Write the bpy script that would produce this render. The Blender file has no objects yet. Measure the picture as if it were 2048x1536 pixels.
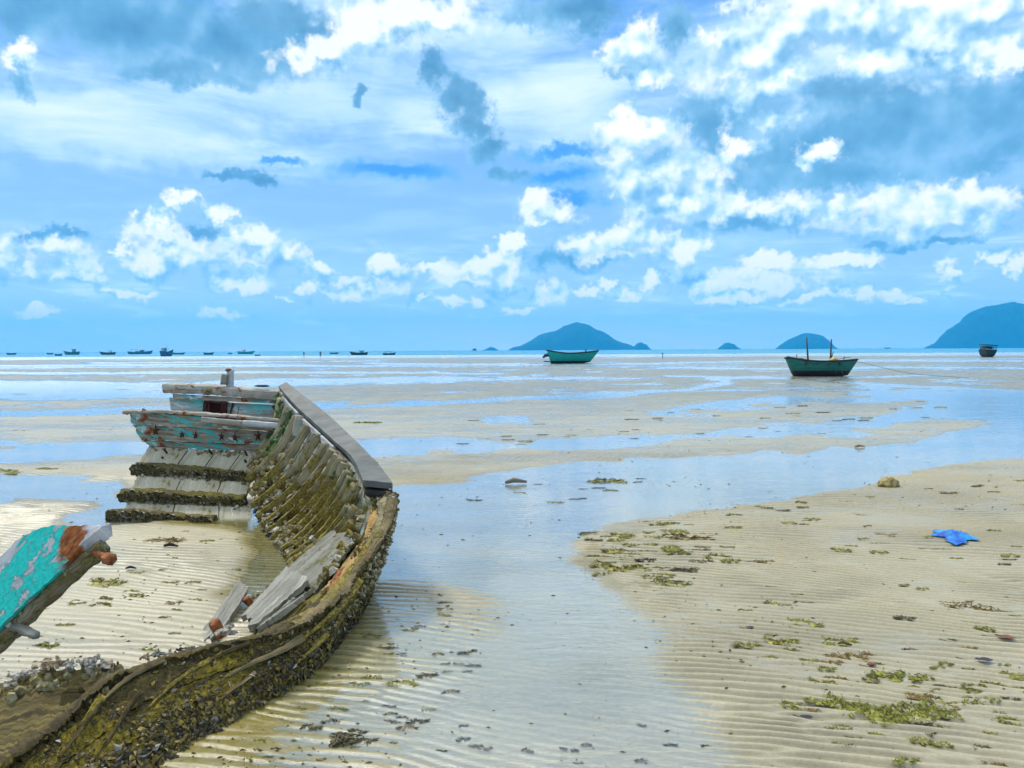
import bpy, math, random
import numpy as np
from mathutils import Vector, Matrix

random.seed(7)
RNG = np.random.default_rng(11)
SC = bpy.context.scene
COL = SC.collection
PI = math.pi

# ------------------------------------------------------------------ camera
FPX, CX, CY, EYE = 1500.0, 1024.0, 768.0, 1.6
PITCH = math.atan(68.0 / FPX)
ROLL = math.radians(0.28)
_f = np.array([0, math.cos(PITCH), -math.sin(PITCH)])
_r0 = np.array([1.0, 0, 0])
_u0 = np.array([0, math.sin(PITCH), math.cos(PITCH)])
_r = math.cos(ROLL) * _r0 - math.sin(ROLL) * _u0
_u = math.sin(ROLL) * _r0 + math.cos(ROLL) * _u0
CAM = np.array([0, 0, EYE])


def ray(px, py):
    return _f + _r * (px - CX) / FPX - _u * (py - CY) / FPX


def P(px, py, Y):
    """world point at depth Y that was read off the photograph at (px, py)"""
    d = ray(px, py)
    return CAM + d * (Y / d[1])


def G(px, py, z=0.0):
    """ground point under the photograph's (px, py)"""
    d = ray(px, py)
    return CAM + d * ((z - EYE) / d[2])


def proj(x, y, z):
    vx, vy, vz = x - CAM[0], y - CAM[1], z - CAM[2]
    df = vx * _f[0] + vy * _f[1] + vz * _f[2]
    dr = vx * _r[0] + vy * _r[1] + vz * _r[2]
    du = vx * _u[0] + vy * _u[1] + vz * _u[2]
    return CX + FPX * dr / df, CY - FPX * du / df


cam_d = bpy.data.cameras.new('camera')
cam = bpy.data.objects.new('camera', cam_d)
COL.objects.link(cam)
cam_d.sensor_width = 36.0
cam_d.lens = FPX / 2048.0 * 36.0
cam_d.clip_start = 0.05
cam_d.clip_end = 40000
m = Matrix(((_r[0], _u[0], -_f[0], 0), (_r[1], _u[1], -_f[1], 0), (_r[2], _u[2], -_f[2], EYE), (0, 0, 0, 1)))
cam.matrix_world = m
SC.camera = cam

# ------------------------------------------------------------------ noise
def _hash(ix, iy, seed):
    h = (ix.astype(np.int64) * 374761393 + iy.astype(np.int64) * 668265263 + seed * 1442695041) & 0xFFFFFFFF
    h = ((h ^ (h >> 13)) * 1274126177) & 0xFFFFFFFF
    h = h ^ (h >> 16)
    return (h & 0xFFFFFF) / float(0xFFFFFF)


def vnoise(x, y, seed=0):
    x = np.asarray(x, float); y = np.asarray(y, float)
    ix = np.floor(x); iy = np.floor(y)
    fx = x - ix; fy = y - iy
    fx = fx * fx * (3 - 2 * fx); fy = fy * fy * (3 - 2 * fy)
    a = _hash(ix, iy, seed); b = _hash(ix + 1, iy, seed)
    c = _hash(ix, iy + 1, seed); d = _hash(ix + 1, iy + 1, seed)
    return (a + (b - a) * fx) * (1 - fy) + (c + (d - c) * fx) * fy


def fbm(x, y, octv=4, seed=0):
    s = 0; a = 0.5; t = 0
    for o in range(octv):
        s = s + a * vnoise(np.asarray(x) * 2 ** o + 17.3 * o, np.asarray(y) * 2 ** o - 9.1 * o, seed + o)
        t += a; a *= 0.5
    return s / t          # 0..1


def smooth(x, a, b):
    t = np.clip((x - a) / (b - a), 0, 1)
    return t * t * (3 - 2 * t)


# ------------------------------------------------------------------ object helpers
ORG = {}


def tag(o, label=None, cat=None, group=None, kind=None):
    if label: o['label'] = label
    if cat: o['category'] = cat
    if group: o['group'] = group
    if kind: o['kind'] = kind
    return o


def thing(name, loc, label, cat, group=None):
    o = bpy.data.objects.new(name, None)
    COL.objects.link(o)
    o.empty_display_size = 0.2
    o.location = loc
    ORG[o] = np.array(loc, float)
    return tag(o, label, cat, group)


def mesh(name, V, F, mat, parent=None, uv=None, smooth_=True, base=None, vattr=None):
    """link ONE mesh object; V are world coordinates"""
    V = np.asarray(V, float)
    if parent is not None:
        org = ORG[parent]
    else:
        org = np.array(base, float) if base is not None else np.zeros(3)
    me = bpy.data.meshes.new(name)
    W = V - org
    me.from_pydata([tuple(v) for v in W], [], [tuple(int(i) for i in f) for f in F])
    if uv is not None:
        ul = me.uv_layers.new(name='UVMap')
        li = np.empty(len(me.loops), np.int32)
        me.loops.foreach_get('vertex_index', li)
        ul.data.foreach_set('uv', np.asarray(uv, float)[li].astype(np.float32).ravel())
    if vattr:
        for k, a in vattr.items():
            at = me.attributes.new(k, 'FLOAT', 'POINT')
            at.data.foreach_set('value', np.asarray(a, np.float32))
    if smooth_:
        me.polygons.foreach_set('use_smooth', [True] * len(me.polygons))
    me.materials.append(mat)
    me.update()
    o = bpy.data.objects.new(name, me)
    COL.objects.link(o)
    if parent is not None:
        o.parent = parent
        ORG[o] = org
    else:
        o.location = org
        ORG[o] = org
    return o


class MB:
    """collects shapes into one mesh"""
    def __init__(s):
        s.V = []; s.F = []; s.U = []; s.n = 0

    def add(s, V, F, U=None):
        V = np.asarray(V, float).reshape(-1, 3)
        if U is None:
            U = V[:, :2]
        s.V.append(V); s.U.append(np.asarray(U, float).reshape(-1, 2))
        s.F += [tuple(int(i) + s.n for i in f) for f in F]
        s.n += len(V)
        return s

    def build(s, name, mat, parent=None, smooth_=True, base=None):
        return mesh(name, np.vstack(s.V), s.F, mat, parent, np.vstack(s.U), smooth_, base)

    # ---- shapes
    def slab(s, g, th, jit=0.0, rag=(0, 0, 0, 0), seed=0):
        """solid sheet from a grid of points (n,m,3); rag = raggedness of the four edges i0,i1,j0,j1"""
        g = np.array(g, float)
        n, m = g.shape[:2]
        rs = np.random.default_rng(seed + 100)
        di = np.gradient(g, axis=0); dj = np.gradient(g, axis=1)
        li = np.linalg.norm(di, axis=2, keepdims=True) + 1e-9
        lj = np.linalg.norm(dj, axis=2, keepdims=True) + 1e-9
        if rag[0]: g[0] -= (di / li)[0] * (rs.random((m, 1)) * rag[0])
        if rag[1]: g[-1] += (di / li)[-1] * (rs.random((m, 1)) * rag[1] - rag[1] * .5)
        if rag[2]: g[:, 0] -= (dj / lj)[:, 0] * (rs.random((n, 1)) * rag[2] - rag[2] * .5)
        if rag[3]: g[:, -1] += (dj / lj)[:, -1] * (rs.random((n, 1)) * rag[3] - rag[3] * .5)
        nn = np.cross(di, dj)
        nn /= np.linalg.norm(nn, axis=2, keepdims=True) + 1e-9
        if jit:
            g = g + nn * (rs.random((n, m, 1)) - .5) * jit
        b = g - nn * th
        if jit:
            b = b + nn * (rs.random((n, m, 1)) - .5) * jit
        cu = np.zeros((n, m)); cv = np.zeros((n, m))
        cu[1:] = np.cumsum(np.linalg.norm(np.diff(g, axis=0), axis=2), axis=0)
        cv[:, 1:] = np.cumsum(np.linalg.norm(np.diff(g, axis=1), axis=2), axis=1)
        U = np.stack([cu, cv], -1)
        idx = np.arange(n * m).reshape(n, m)
        F = []
        q = np.stack([idx[:-1, :-1], idx[1:, :-1], idx[1:, 1:], idx[:-1, 1:]], -1).reshape(-1, 4)
        F += [tuple(x) for x in q]
        F += [tuple(x[::-1] + n * m) for x in q]
        # sides get their own vertices so that the edge stays crisp
        V = [g.reshape(-1, 3), b.reshape(-1, 3)]; UU = [U.reshape(-1, 2), U.reshape(-1, 2)]
        c = 2 * n * m
        for e, rev in ((idx[0], 0), (idx[-1], 1), (idx[:, 0], 1), (idx[:, -1], 0)):
            k = len(e)
            top = g.reshape(-1, 3)[e]; bot = b.reshape(-1, 3)[e]
            V += [top, bot]; ue = U.reshape(-1, 2)[e]; UU += [ue, ue + [0, th]]
            for i in range(k - 1):
                f = (c + i, c + i + 1, c + k + i + 1, c + k + i)
                F.append(f[::-1] if rev else f)
            c += 2 * k
        return s.add(np.vstack(V), F, np.vstack(UU))

    def beam(s, pts, w, h, up=(0, 0, 1), jit=0.0, seg=0.06, seed=0, bev=0.18, taper=None):
        """rectangular timber along a polyline, worn corners"""
        pts = np.array(pts, float)
        d = np.linalg.norm(np.diff(pts, axis=0), axis=1)
        cum = np.concatenate([[0], np.cumsum(d)])
        n = max(2, int(cum[-1] / seg) + 1)
        t = np.linspace(0, cum[-1], n)
        C = np.stack([np.interp(t, cum, pts[:, k]) for k in range(3)], -1)
        T = np.gradient(C, axis=0); T /= np.linalg.norm(T, axis=1, keepdims=True) + 1e-9
        up = np.array(up, float)
        S = np.cross(T, up); S /= np.linalg.norm(S, axis=1, keepdims=True) + 1e-9
        N = np.cross(S, T)
        b = bev * min(w, h)
        prof = [(-w / 2 + b, -h / 2), (w / 2 - b, -h / 2), (w / 2, -h / 2 + b), (w / 2, h / 2 - b), (w / 2 - b, h / 2), (-w / 2 + b, h / 2), (-w / 2, h / 2 - b), (-w / 2, -h / 2 + b)]
        rs = np.random.default_rng(seed + 5)
        V = []; U = []
        per = 0; pv = []
        for k in range(8):
            pv.append(per); a = prof[k]; c = prof[(k + 1) % 8]; per += math.hypot(a[0] - c[0], a[1] - c[1])
        for i in range(n):
            sc = 1.0 if taper is None else taper[0] + (taper[1] - taper[0]) * i / (n - 1)
            for k, (a, c) in enumerate(prof):
                p = C[i] + S[i] * a * sc + N[i] * c * sc
                if jit: p = p + (rs.random(3) - .5) * jit
                V.append(p); U.append((t[i], pv[k]))
        F = []
        for i in range(n - 1):
            for k in range(8):
                k2 = (k + 1) % 8
                F.append((i * 8 + k, i * 8 + k2, (i + 1) * 8 + k2, (i + 1) * 8 + k))
        F.append(tuple(range(7, -1, -1))); F.append(tuple((n - 1) * 8 + k for k in range(8)))
        return s.add(V, F, U)

    def tube(s, pts, r, sides=8, jit=0):
        pts = np.array(pts, float); n = len(pts)
        r = np.broadcast_to(np.array(r, float), (n,))
        T = np.gradient(pts, axis=0); T /= np.linalg.norm(T, axis=1, keepdims=True) + 1e-9
        V = []; U = []
        ref = np.array([0.31, 0.17, 0.93]) if abs(T[0][2]) < .9 else np.array([1.0, 0.1, 0])
        for i in range(n):
            S = np.cross(T[i], ref); S /= np.linalg.norm(S) + 1e-9
            N = np.cross(S, T[i])
            for k in range(sides):
                a = 2 * PI * k / sides
                rr = r[i] * (1 + (random.random() - .5) * jit)
                V.append(pts[i] + S * math.cos(a) * rr + N * math.sin(a) * rr)
                U.append((i * .1, k * .1))
        F = []
        for i in range(n - 1):
            for k in range(sides):
                k2 = (k + 1) % sides
                F.append((i * sides + k, i * sides + k2, (i + 1) * sides + k2, (i + 1) * sides + k))
        F.append(tuple(range(sides - 1, -1, -1))); F.append(tuple((n - 1) * sides + k for k in range(sides)))
        return s.add(V, F, U)

    def lump(s, c, rx, ry, rz, seed=0, amp=.3, nu=14, nv=9, fr=2.2):
        """irregular stone-like lump"""
        V = []; F = []
        for j in range(nv):
            ph = -PI / 2 + PI * j / (nv - 1)
            for i in range(nu):
                th = 2 * PI * i / nu
                d = np.array([math.cos(ph) * math.cos(th), math.cos(ph) * math.sin(th), math.sin(ph)])
                k = 1 + amp * (float(fbm(d[0] * fr + 5 + seed, d[1] * fr + d[2] * fr * 1.3, 3, seed)) - .5) * 2
                V.append(np.array(c) + d * k * np.array([rx, ry, rz]))
        for j in range(nv - 1):
            for i in range(nu):
                i2 = (i + 1) % nu
                F.append((j * nu + i, j * nu + i2, (j + 1) * nu + i2, (j + 1) * nu + i))
        return s.add(V, F, np.array(V)[:, :2])


def patch(p00, p10, p01, p11, n, m, bulge=None):
    """bilinear grid: i from p00->p10, j from p00->p01"""
    a = np.linspace(0, 1, n)[:, None, None]; b = np.linspace(0, 1, m)[None, :, None]
    p00, p10, p01, p11 = [np.array(x, float) for x in (p00, p10, p01, p11)]
    return (1 - a) * (1 - b) * p00 + a * (1 - b) * p10 + (1 - a) * b * p01 + a * b * p11


def copy_tree(o, parent=None):
    c = o.copy(); COL.objects.link(c)
    if parent is not None: c.parent = parent
    for ch in [x for x in bpy.data.objects if x.parent == o]:
        copy_tree(ch, c)
    return c


# ------------------------------------------------------------------ node helpers
class NT:
    def __init__(s, tree):
        s.t = tree

    def n(s, typ, ins=None, **props):
        nd = s.t.nodes.new(typ)
        for k, v in props.items(): setattr(nd, k, v)
        for k, v in (ins or {}).items(): s.set(nd.inputs[k], v)
        return nd

    def set(s, sock, v):
        if isinstance(v, bpy.types.NodeSocket): s.t.links.new(v, sock)
        elif sock.type == 'RGBA' and len(v) == 3: sock.default_value = (*v, 1)
        else: sock.default_value = v

    def math(s, op, a, b=0.0, c=0.0, clamp=False):
        nd = s.n('ShaderNodeMath', operation=op, use_clamp=clamp)
        s.set(nd.inputs[0], a); s.set(nd.inputs[1], b); s.set(nd.inputs[2], c)
        return nd.outputs[0]

    def vmath(s, op, a, b=(0, 0, 0), c=None):
        nd = s.n('ShaderNodeVectorMath', operation=op)
        s.set(nd.inputs[0], a)
        if op not in ('LENGTH',): s.set(nd.inputs[1], b)
        if c is not None: s.set(nd.inputs[2], c)
        return nd.outputs['Value'] if op in ('LENGTH', 'DOT_PRODUCT') else nd.outputs[0]

    def mix(s, f, a, b, blend='MIX'):
        nd = s.n('ShaderNodeMix', data_type='RGBA', blend_type=blend, clamp_factor=True)
        s.set(nd.inputs[0], f); s.set(nd.inputs[6], a); s.set(nd.inputs[7], b)
        return nd.outputs[2]

    def mr(s, v, a, b, c=0.0, d=1.0, sm=True):
        nd = s.n('ShaderNodeMapRange', interpolation_type='SMOOTHSTEP' if sm else 'LINEAR', clamp=True)
        for i, x in enumerate((v, a, b, c, d)): s.set(nd.inputs[i], x)
        return nd.outputs[0]

    def noise(s, vec, scale, detail=3, rough=.55, dist=0.0, out='Fac'):
        nd = s.n('ShaderNodeTexNoise', {'Vector': vec, 'Scale': scale, 'Detail': detail, 'Roughness': rough, 'Distortion': dist})
        return nd.outputs[out]

    def ramp(s, f, stops, interp='LINEAR'):
        nd = s.n('ShaderNodeValToRGB', {'Fac': f})
        r = nd.color_ramp; r.interpolation = interp
        while len(r.elements) < len(stops): r.elements.new(.5)
        for e, (p, c) in zip(r.elements, stops):
            e.position = p; e.color = (*c, 1)
        return nd.outputs[0]

    def bump(s, h, strength=.5, dist=.01, normal=None):
        ins = {'Height': h, 'Strength': strength, 'Distance': dist}
        if normal is not None: ins['Normal'] = normal
        return s.n('ShaderNodeBump', ins).outputs[0]


def material(name):
    mt = bpy.data.materials.new(name); mt.use_nodes = True
    t = mt.node_tree; t.nodes.clear()
    N = NT(t)
    out = N.n('ShaderNodeOutputMaterial')
    return mt, N, out


def principled(N, out, **ins):
    nd = N.n('ShaderNodeBsdfPrincipled', {k.replace('_', ' '): v for k, v in ins.items()})
    N.t.links.new(nd.outputs[0], out.inputs[0])
    return nd


def uvvec(N, off=True):
    uv = N.n('ShaderNodeTexCoord').outputs['UV']
    if off:
        r = N.n('ShaderNodeObjectInfo').outputs['Random']
        o = N.n('ShaderNodeCombineXYZ', {0: N.math('MULTIPLY', r, 37.0), 1: N.math('MULTIPLY', r, 91.0), 2: r}).outputs[0]
        uv = N.vmath('ADD', uv, o)
    return uv


def wood(name, a, b, paint=None, pamt=.5, rust=.0, algae=None, aamt=0., rough=.8, grain=1.0, pscale=5., zalgae=None, bump=.6, dark=(.03, .025, .015), white=0.0):
    """weathered timber: grain along U; flaking paint, rust and growth of their own shapes"""
    mt, N, out = material(name)
    uv = uvvec(N)
    st = N.vmath('MULTIPLY', uv, (3.0 * grain, 42.0 * grain, 1))
    g = N.noise(st, 1.0, 5, .65, .6)
    big = N.noise(uv, 3.0, 4, .6)
    col = N.ramp(g, [(.25, dark), (.42, a), (.7, b)])
    col = N.mix(N.mr(big, .3, .7, 0, .55), col, N.mix(.5, a, dark))
    h = g
    if paint:
        pm = N.noise(N.vmath('MULTIPLY', uv, (pscale * .6, pscale * 1.4, 1)), 1.0, 8, .68, .4)
        th = 1 - pamt
        msk = N.mr(pm, .25 + th * .5, .29 + th * .5)
        shade = N.noise(uv, 18, 3)
        pc = N.mix(shade, paint, tuple(min(1, x * 1.5 + .04) for x in paint))
        if white:
            wm = N.mr(N.noise(N.vmath('ADD', uv, (5.3, 1.7, 0)), pscale * .8, 6, .65), .52, .58)
            pc = N.mix(N.math('MULTIPLY', wm, white), pc, (.62, .64, .62))
        col = N.mix(msk, col, pc)
        h = N.math('ADD', N.math('MULTIPLY', h, .5), N.math('MULTIPLY', msk, .6))
    if rust:
        rn = N.noise(N.vmath('ADD', N.vmath('MULTIPLY', uv, (5.5, 8, 1)), (9.1, 3.3, 0)), 1.0, 6, .65, .5)
        rm = N.mr(rn, .68 - rust * .3, .76 - rust * .3)
        rc = N.ramp(N.noise(uv, 40, 3), [(.35, (.06, .015, .008)), (.6, (.28, .075, .015)), (.8, (.45, .2, .06))])
        col = N.mix(rm, col, rc)
    if algae:
        an = N.noise(N.vmath('ADD', N.vmath('MULTIPLY', uv, (4, 7, 1)), (2.7, 8.8, 0)), 1.0, 6, .7, .3)
        if zalgae:
            z = N.n('ShaderNodeSeparateXYZ', {0: N.n('ShaderNodeNewGeometry').outputs['Position']}).outputs[2]
            an = N.math('ADD', an, N.mr(z, zalgae[0], zalgae[1], .3, -.2, False))
        am = N.mr(an, .75 - aamt * .5, .85 - aamt * .5)
        ac = N.ramp(N.noise(uv, 55, 3), [(.3, tuple(x * .35 for x in algae)), (.55, algae), (.8, tuple(x * 1.7 for x in algae))])
        col = N.mix(am, col, ac)
        h = N.math('ADD', h, N.math('MULTIPLY', am, N.noise(uv, 70, 3)))
    nrm = N.bump(h, bump, .012)
    principled(N, out, Base_Color=col, Roughness=rough, Normal=nrm, **{'Specular_IOR_Level': .25})
    return mt


def plain(name, col, rough=.7, var=.35, scale=8., bump=.2, spec=.3, col2=None, metal=0., coord='Object'):
    mt, N, out = material(name)
    tc = N.n('ShaderNodeTexCoord').outputs[coord]
    f = N.noise(tc, scale, 5, .6)
    c = N.mix(N.mr(f, .3, .7), tuple(x * (1 - var) for x in col), col2 or tuple(min(1, x * (1 + var)) for x in col))
    principled(N, out, Base_Color=c, Roughness=rough, Metallic=metal, Normal=N.bump(N.noise(tc, scale * 5, 4), bump, .01), **{'Specular_IOR_Level': spec})
    return mt


def island_random(name, stops, rough=.75, noise_scale=60., spec=.25, bump=.4):
    """colour picked per loose piece (one shell, one blade)"""
    mt, N, out = material(name)
    ge = N.n('ShaderNodeNewGeometry')
    c = N.ramp(ge.outputs['Random Per Island'], stops)
    f = N.noise(ge.outputs['Position'], noise_scale, 3)
    c = N.mix(N.mr(f, .3, .7, 0, .55), c, tuple(x * .4 for x in stops[0][1]))
    principled(N, out, Base_Color=c, Roughness=rough, Normal=N.bump(f, bump, .004), **{'Specular_IOR_Level': spec})
    return mt

# ------------------------------------------------------------------ sky, sun, air
SUN_EL, SUN_AZ = math.radians(52), math.radians(-48)
sun_d = bpy.data.lights.new('sun', 'SUN')
sun = bpy.data.objects.new('sun', sun_d); COL.objects.link(sun)
sun_d.energy = 2.7; sun_d.angle = math.radians(11); sun_d.color = (1.0, .94, .83)
_sd = Vector((math.cos(SUN_EL) * math.sin(SUN_AZ), math.cos(SUN_EL) * math.cos(SUN_AZ), math.sin(SUN_EL)))
sun.rotation_euler = _sd.to_track_quat('Z', 'Y').to_euler()
sun.location = (-20, 10, 40)


def azel(px, py):
    d = ray(px, py); d = d / np.linalg.norm(d)
    return math.atan2(d[0], d[1]), math.asin(d[2])


def blob(cx, cy, rx, ry):
    a, e = azel(cx, cy)
    a1, _ = azel(cx + rx, cy); a0, _ = azel(cx - rx, cy)
    _, e1 = azel(cx, cy - ry); _, e0 = azel(cx, cy + ry)
    return a, e, (a1 - a0) / 2, (e1 - e0) / 2


BRIGHT = [
    (385, 400, 40, 20), (440, 432, 28, 16), (298, 447, 28, 17), (345, 415, 30, 16), (500, 495, 55, 30), (560, 510, 42, 24), (460, 478, 32, 14),
    (240, 495, 20, 13), (290, 525, 52, 26), (370, 525, 42, 33), (330, 500, 36, 22), (150, 535, 50, 18), (20, 510, 40, 42), (120, 505, 45, 17),
    (480, 567, 45, 22), (690, 587, 34, 12), (735, 582, 30, 16), (770, 540, 35, 24), (880, 538, 62, 13), (965, 535, 50, 26), (1010, 556, 33, 26),
    (840, 596, 25, 11), (930, 605, 45, 11), (1112, 585, 42, 24), (1210, 560, 18, 11), (1240, 592, 26, 17), (1078, 405, 26, 17), (1105, 428, 28, 18), (1035, 490, 30, 17),
    (1240, 488, 70, 24), (1360, 505, 45, 28), (1420, 555, 35, 11), (1475, 590, 60, 17), (1530, 525, 60, 18), (1690, 590, 34, 14), (1770, 586, 42, 13),
    (1890, 550, 30, 20), (1915, 575, 22, 13), (1975, 520, 22, 17), (2042, 530, 26, 24), (250, 585, 60, 12), (610, 580, 40, 12), (1700, 525, 80, 14),
    (1600, 412, 60, 26), (1700, 420, 60, 35), (1790, 432, 90, 46), (1900, 420, 80, 42), (1965, 445, 40, 28), (1350, 410, 75, 34), (1450, 420, 60, 24),
    (1480, 105, 92, 58), (1545, 165, 72, 62), (1430, 92, 50, 40), (1600, 50, 120, 60), (1710, 40, 120, 60), (1850, 60, 120, 60), (1970, 20, 100, 50),
    (1265, 108, 52, 42), (1300, 145, 34, 26), (1730, 120, 60, 40), (1900, 130, 60, 38), (1485, 292, 52, 30), (1620, 302, 40, 24),
    (-260, 430, 90, 45), (-420, 560, 90, 30), (2260, 480, 90, 40), (2460, 560, 80, 26), (-150, 545, 60, 22),
    (95, 612, 40, 8), (440, 625, 40, 8), (560, 600, 30, 9), (1030, 617, 30, 7), (1310, 560, 30, 12), (1600, 600, 40, 9), (1820, 600, 34, 9), (170, 560, 40, 12), (1180, 580, 24, 10), (640, 545, 40, 14),
    (1290, 262, 60, 42), (1300, 335, 64, 48), (60, 120, 36, 24),
]
DARK = [
    (280, 50, 330, 95), (480, 90, 190, 78), (580, 50, 120, 60), (60, 30, 150, 80), (380, 145, 150, 28), (55, 165, 46, 36),
    (858, 135, 38, 44), (900, 190, 54, 50), (935, 240, 46, 46), (970, 290, 38, 36), (1012, 340, 36, 26), (1120, 20, 120, 44), (1040, 40, 36, 24), (1180, 50, 44, 28),
    (1440, 250, 120, 84), (1600, 290, 200, 80), (1800, 250, 210, 100), (1980, 210, 150, 110), (1690, 345, 350, 48), (1680, 190, 90, 50), (1345, 60, 40, 60),
    (460, 352, 36, 12), (512, 358, 40, 16), (1500, 446, 150, 20), (1840, 490, 130, 13), (1130, 522, 110, 24), (1990, 395, 90, 18), (110, 475, 100, 14), (400, 470, 60, 26),
    (-300, 200, 200, 70), (2380, 250, 200, 80),
    (740, 195, 18, 16), (1850, 100, 70, 40), (1250, 150, 40, 26),
]
GAP = [(1120, 300, 110, 15), (1110, 350, 110, 28), (1150, 395, 90, 20), (800, 345, 150, 24), (560, 330, 60, 10)]
SOFT = [(1640, 30, 170, 60), (1840, 40, 170, 66), (1500, 135, 110, 96), (1990, 110, 80, 46), (1760, 110, 90, 40), (1275, 110, 60, 60), (1290, 300, 80, 80), (1330, 360, 90, 50), (735, 70, 70, 66), (860, 30, 130, 50), (1800, 425, 190, 40), (1380, 420, 110, 40), (1090, 430, 55, 36), (950, 545, 100, 36), (330, 500, 95, 50), (500, 505, 80, 40), (90, 520, 120, 40), (700, 582, 90, 24), (1500, 560, 140, 40), (1250, 495, 130, 36), (650, 110, 80, 40)]
VEIL = [(830, 60, 330, 110), (600, 200, 420, 80), (150, 230, 330, 90), (950, 190, 260, 100), (1150, 200, 200, 130), (330, 300, 420, 50), (1650, 120, 460, 170), (1450, 340, 260, 90)]

world = bpy.data.worlds.new("World"); SC.world = world
world.use_nodes = True
wt = world.node_tree; wt.nodes.clear(); W = NT(wt)
wout = W.n('ShaderNodeOutputWorld')
bg = W.n('ShaderNodeBackground'); wt.links.new(bg.outputs[0], wout.inputs[0])
SKY_K = 0.1
bg.inputs[1].default_value = SKY_K
sky = W.n('ShaderNodeTexSky', sky_type='NISHITA', sun_disc=False, sun_elevation=SUN_EL, sun_rotation=SUN_AZ, air_density=1.0, dust_density=.6, ozone_density=2.5)
dirv = W.n('ShaderNodeTexCoord').outputs['Generated']
sx = W.n('ShaderNodeSeparateXYZ', {0: dirv}).outputs
az = W.math('ARCTAN2', sx[0], sx[1]); el = W.math('ARCSINE', sx[2])
ae = W.n('ShaderNodeCombineXYZ', {0: az, 1: el, 2: 0.0}).outputs[0]
# cloud structure is finer towards the horizon, where the clouds are farther off
inv = W.math('DIVIDE', 1.0, W.math('ADD', W.math('MAXIMUM', el, 0.0), .10))
warp_n = W.noise(dirv, 14.0, 6, .68, 0, 'Color')
warp = W.vmath('MULTIPLY', W.vmath('SUBTRACT', warp_n, (.5, .5, .5)), (.11, .07, 0))
pw = W.vmath('ADD', ae, warp)


def make_field(name, blobs, k):
    g = bpy.data.node_groups.new(name, 'ShaderNodeTree')
    g.interface.new_socket('p', in_out='INPUT', socket_type='NodeSocketVector')
    g.interface.new_socket('D', in_out='OUTPUT', socket_type='NodeSocketFloat')
    Nn = NT(g); gi = Nn.n('NodeGroupInput'); go = Nn.n('NodeGroupOutput')
    acc = None
    for b in blobs:
        a, e, ra, re = blob(*b)
        v = Nn.vmath('MULTIPLY_ADD', gi.outputs[0], (1 / ra, 1 / re, 0), (-a / ra, -e / re, 0))
        l = Nn.vmath('LENGTH', v)
        acc = l if acc is None else Nn.math('SMOOTH_MIN', acc, l, k)
    g.links.new(Nn.math('SUBTRACT', 1.0, acc), go.inputs[0])
    return g


def field(g, p):
    nd = wt.nodes.new('ShaderNodeGroup'); nd.node_tree = g
    W.set(nd.inputs[0], p)
    return nd.outputs[0]


gB = make_field('bright clouds', BRIGHT, .25); gD = make_field('grey clouds', DARK, .35); gV = make_field('veil', VEIL, .5); gG = make_field('blue gap', GAP, .3); gS = make_field('soft white clouds', SOFT, .4)


def puff(v):
    n1 = W.noise(v, 24.0, 6, .58)
    n2 = W.noise(v, 40.0, 2, .5)
    return W.math('SUBTRACT', W.math('MULTIPLY', n1, 1.4), W.math('ABSOLUTE', W.math('MULTIPLY', W.math('SUBTRACT', n2, .5), 1.2)))


OFF = (-.008, 0.0, .017)        # towards the sun side of the clouds
pu0 = puff(dirv)
pr0 = W.noise(dirv, 30.0, 2.5, .5); pr1 = W.noise(W.vmath('ADD', dirv, OFF), 30.0, 2.5, .5)
prel = W.math('SUBTRACT', pr0, pr1)
b0 = field(gB, pw); b1 = field(gB, W.vmath('ADD', pw, (-.008, .02, 0)))
fb0 = W.math('ADD', b0, W.math('MULTIPLY', W.math('SUBTRACT', pu0, .53), 2.3))
rel = W.math('ADD', W.math('MULTIPLY', W.math('SUBTRACT', b0, b1), .42), W.math('MULTIPLY', prel, 1.9))
aB = W.math('MULTIPLY', W.mr(fb0, -.25, .62), W.mr(rel, -.6, .0, .5, 1))
sB = W.math('ADD', .34, W.math('ADD', rel, W.math('MULTIPLY', W.math('SUBTRACT', pu0, .55), .35)))
cB = W.ramp(sB, [(.0, (.20, .45, .71)), (.28, (.37, .63, .87)), (.55, (.70, .87, .98)), (.8, (1.0, 1.0, 1.0))])

s0 = field(gS, pw); s1 = field(gS, W.vmath('ADD', pw, (-.012, .034, 0)))
srel = W.math('MULTIPLY', W.math('SUBTRACT', s0, s1), .62)
fs0 = W.math('ADD', s0, W.math('MULTIPLY', W.math('SUBTRACT', pu0, .55), 1.5))
aS = W.math('MULTIPLY', W.mr(fs0, -.22, .48), W.mr(srel, -.5, .02, .45, .94))
cS = W.ramp(W.math('ADD', .43, W.math('ADD', srel, W.math('ADD', W.math('MULTIPLY', prel, 2.2), W.math('MULTIPLY', W.math('SUBTRACT', pu0, .55), .5)))), [(.08, (.19, .44, .70)), (.42, (.46, .71, .91)), (.76, (.94, .98, 1.0))])

d0 = field(gD, pw)
fd0 = W.math('ADD', d0, W.math('MULTIPLY', W.math('SUBTRACT', pu0, .55), .9))
aD = W.math('MULTIPLY', W.mr(fd0, -.12, .5), .93)
lo = W.noise(dirv, 7.0, 3, .5)
tD = W.math('ADD', W.math('ADD', W.math('MULTIPLY', d0, -.40), .62), W.math('ADD', W.math('MULTIPLY', prel, .7), W.math('MULTIPLY', W.math('SUBTRACT', lo, .5), 1.9)))
cD = W.ramp(tD, [(.05, (.085, .26, .47)), (.45, (.145, .38, .62)), (.8, (.28, .54, .79)), (1, (.52, .75, .93))])

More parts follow.
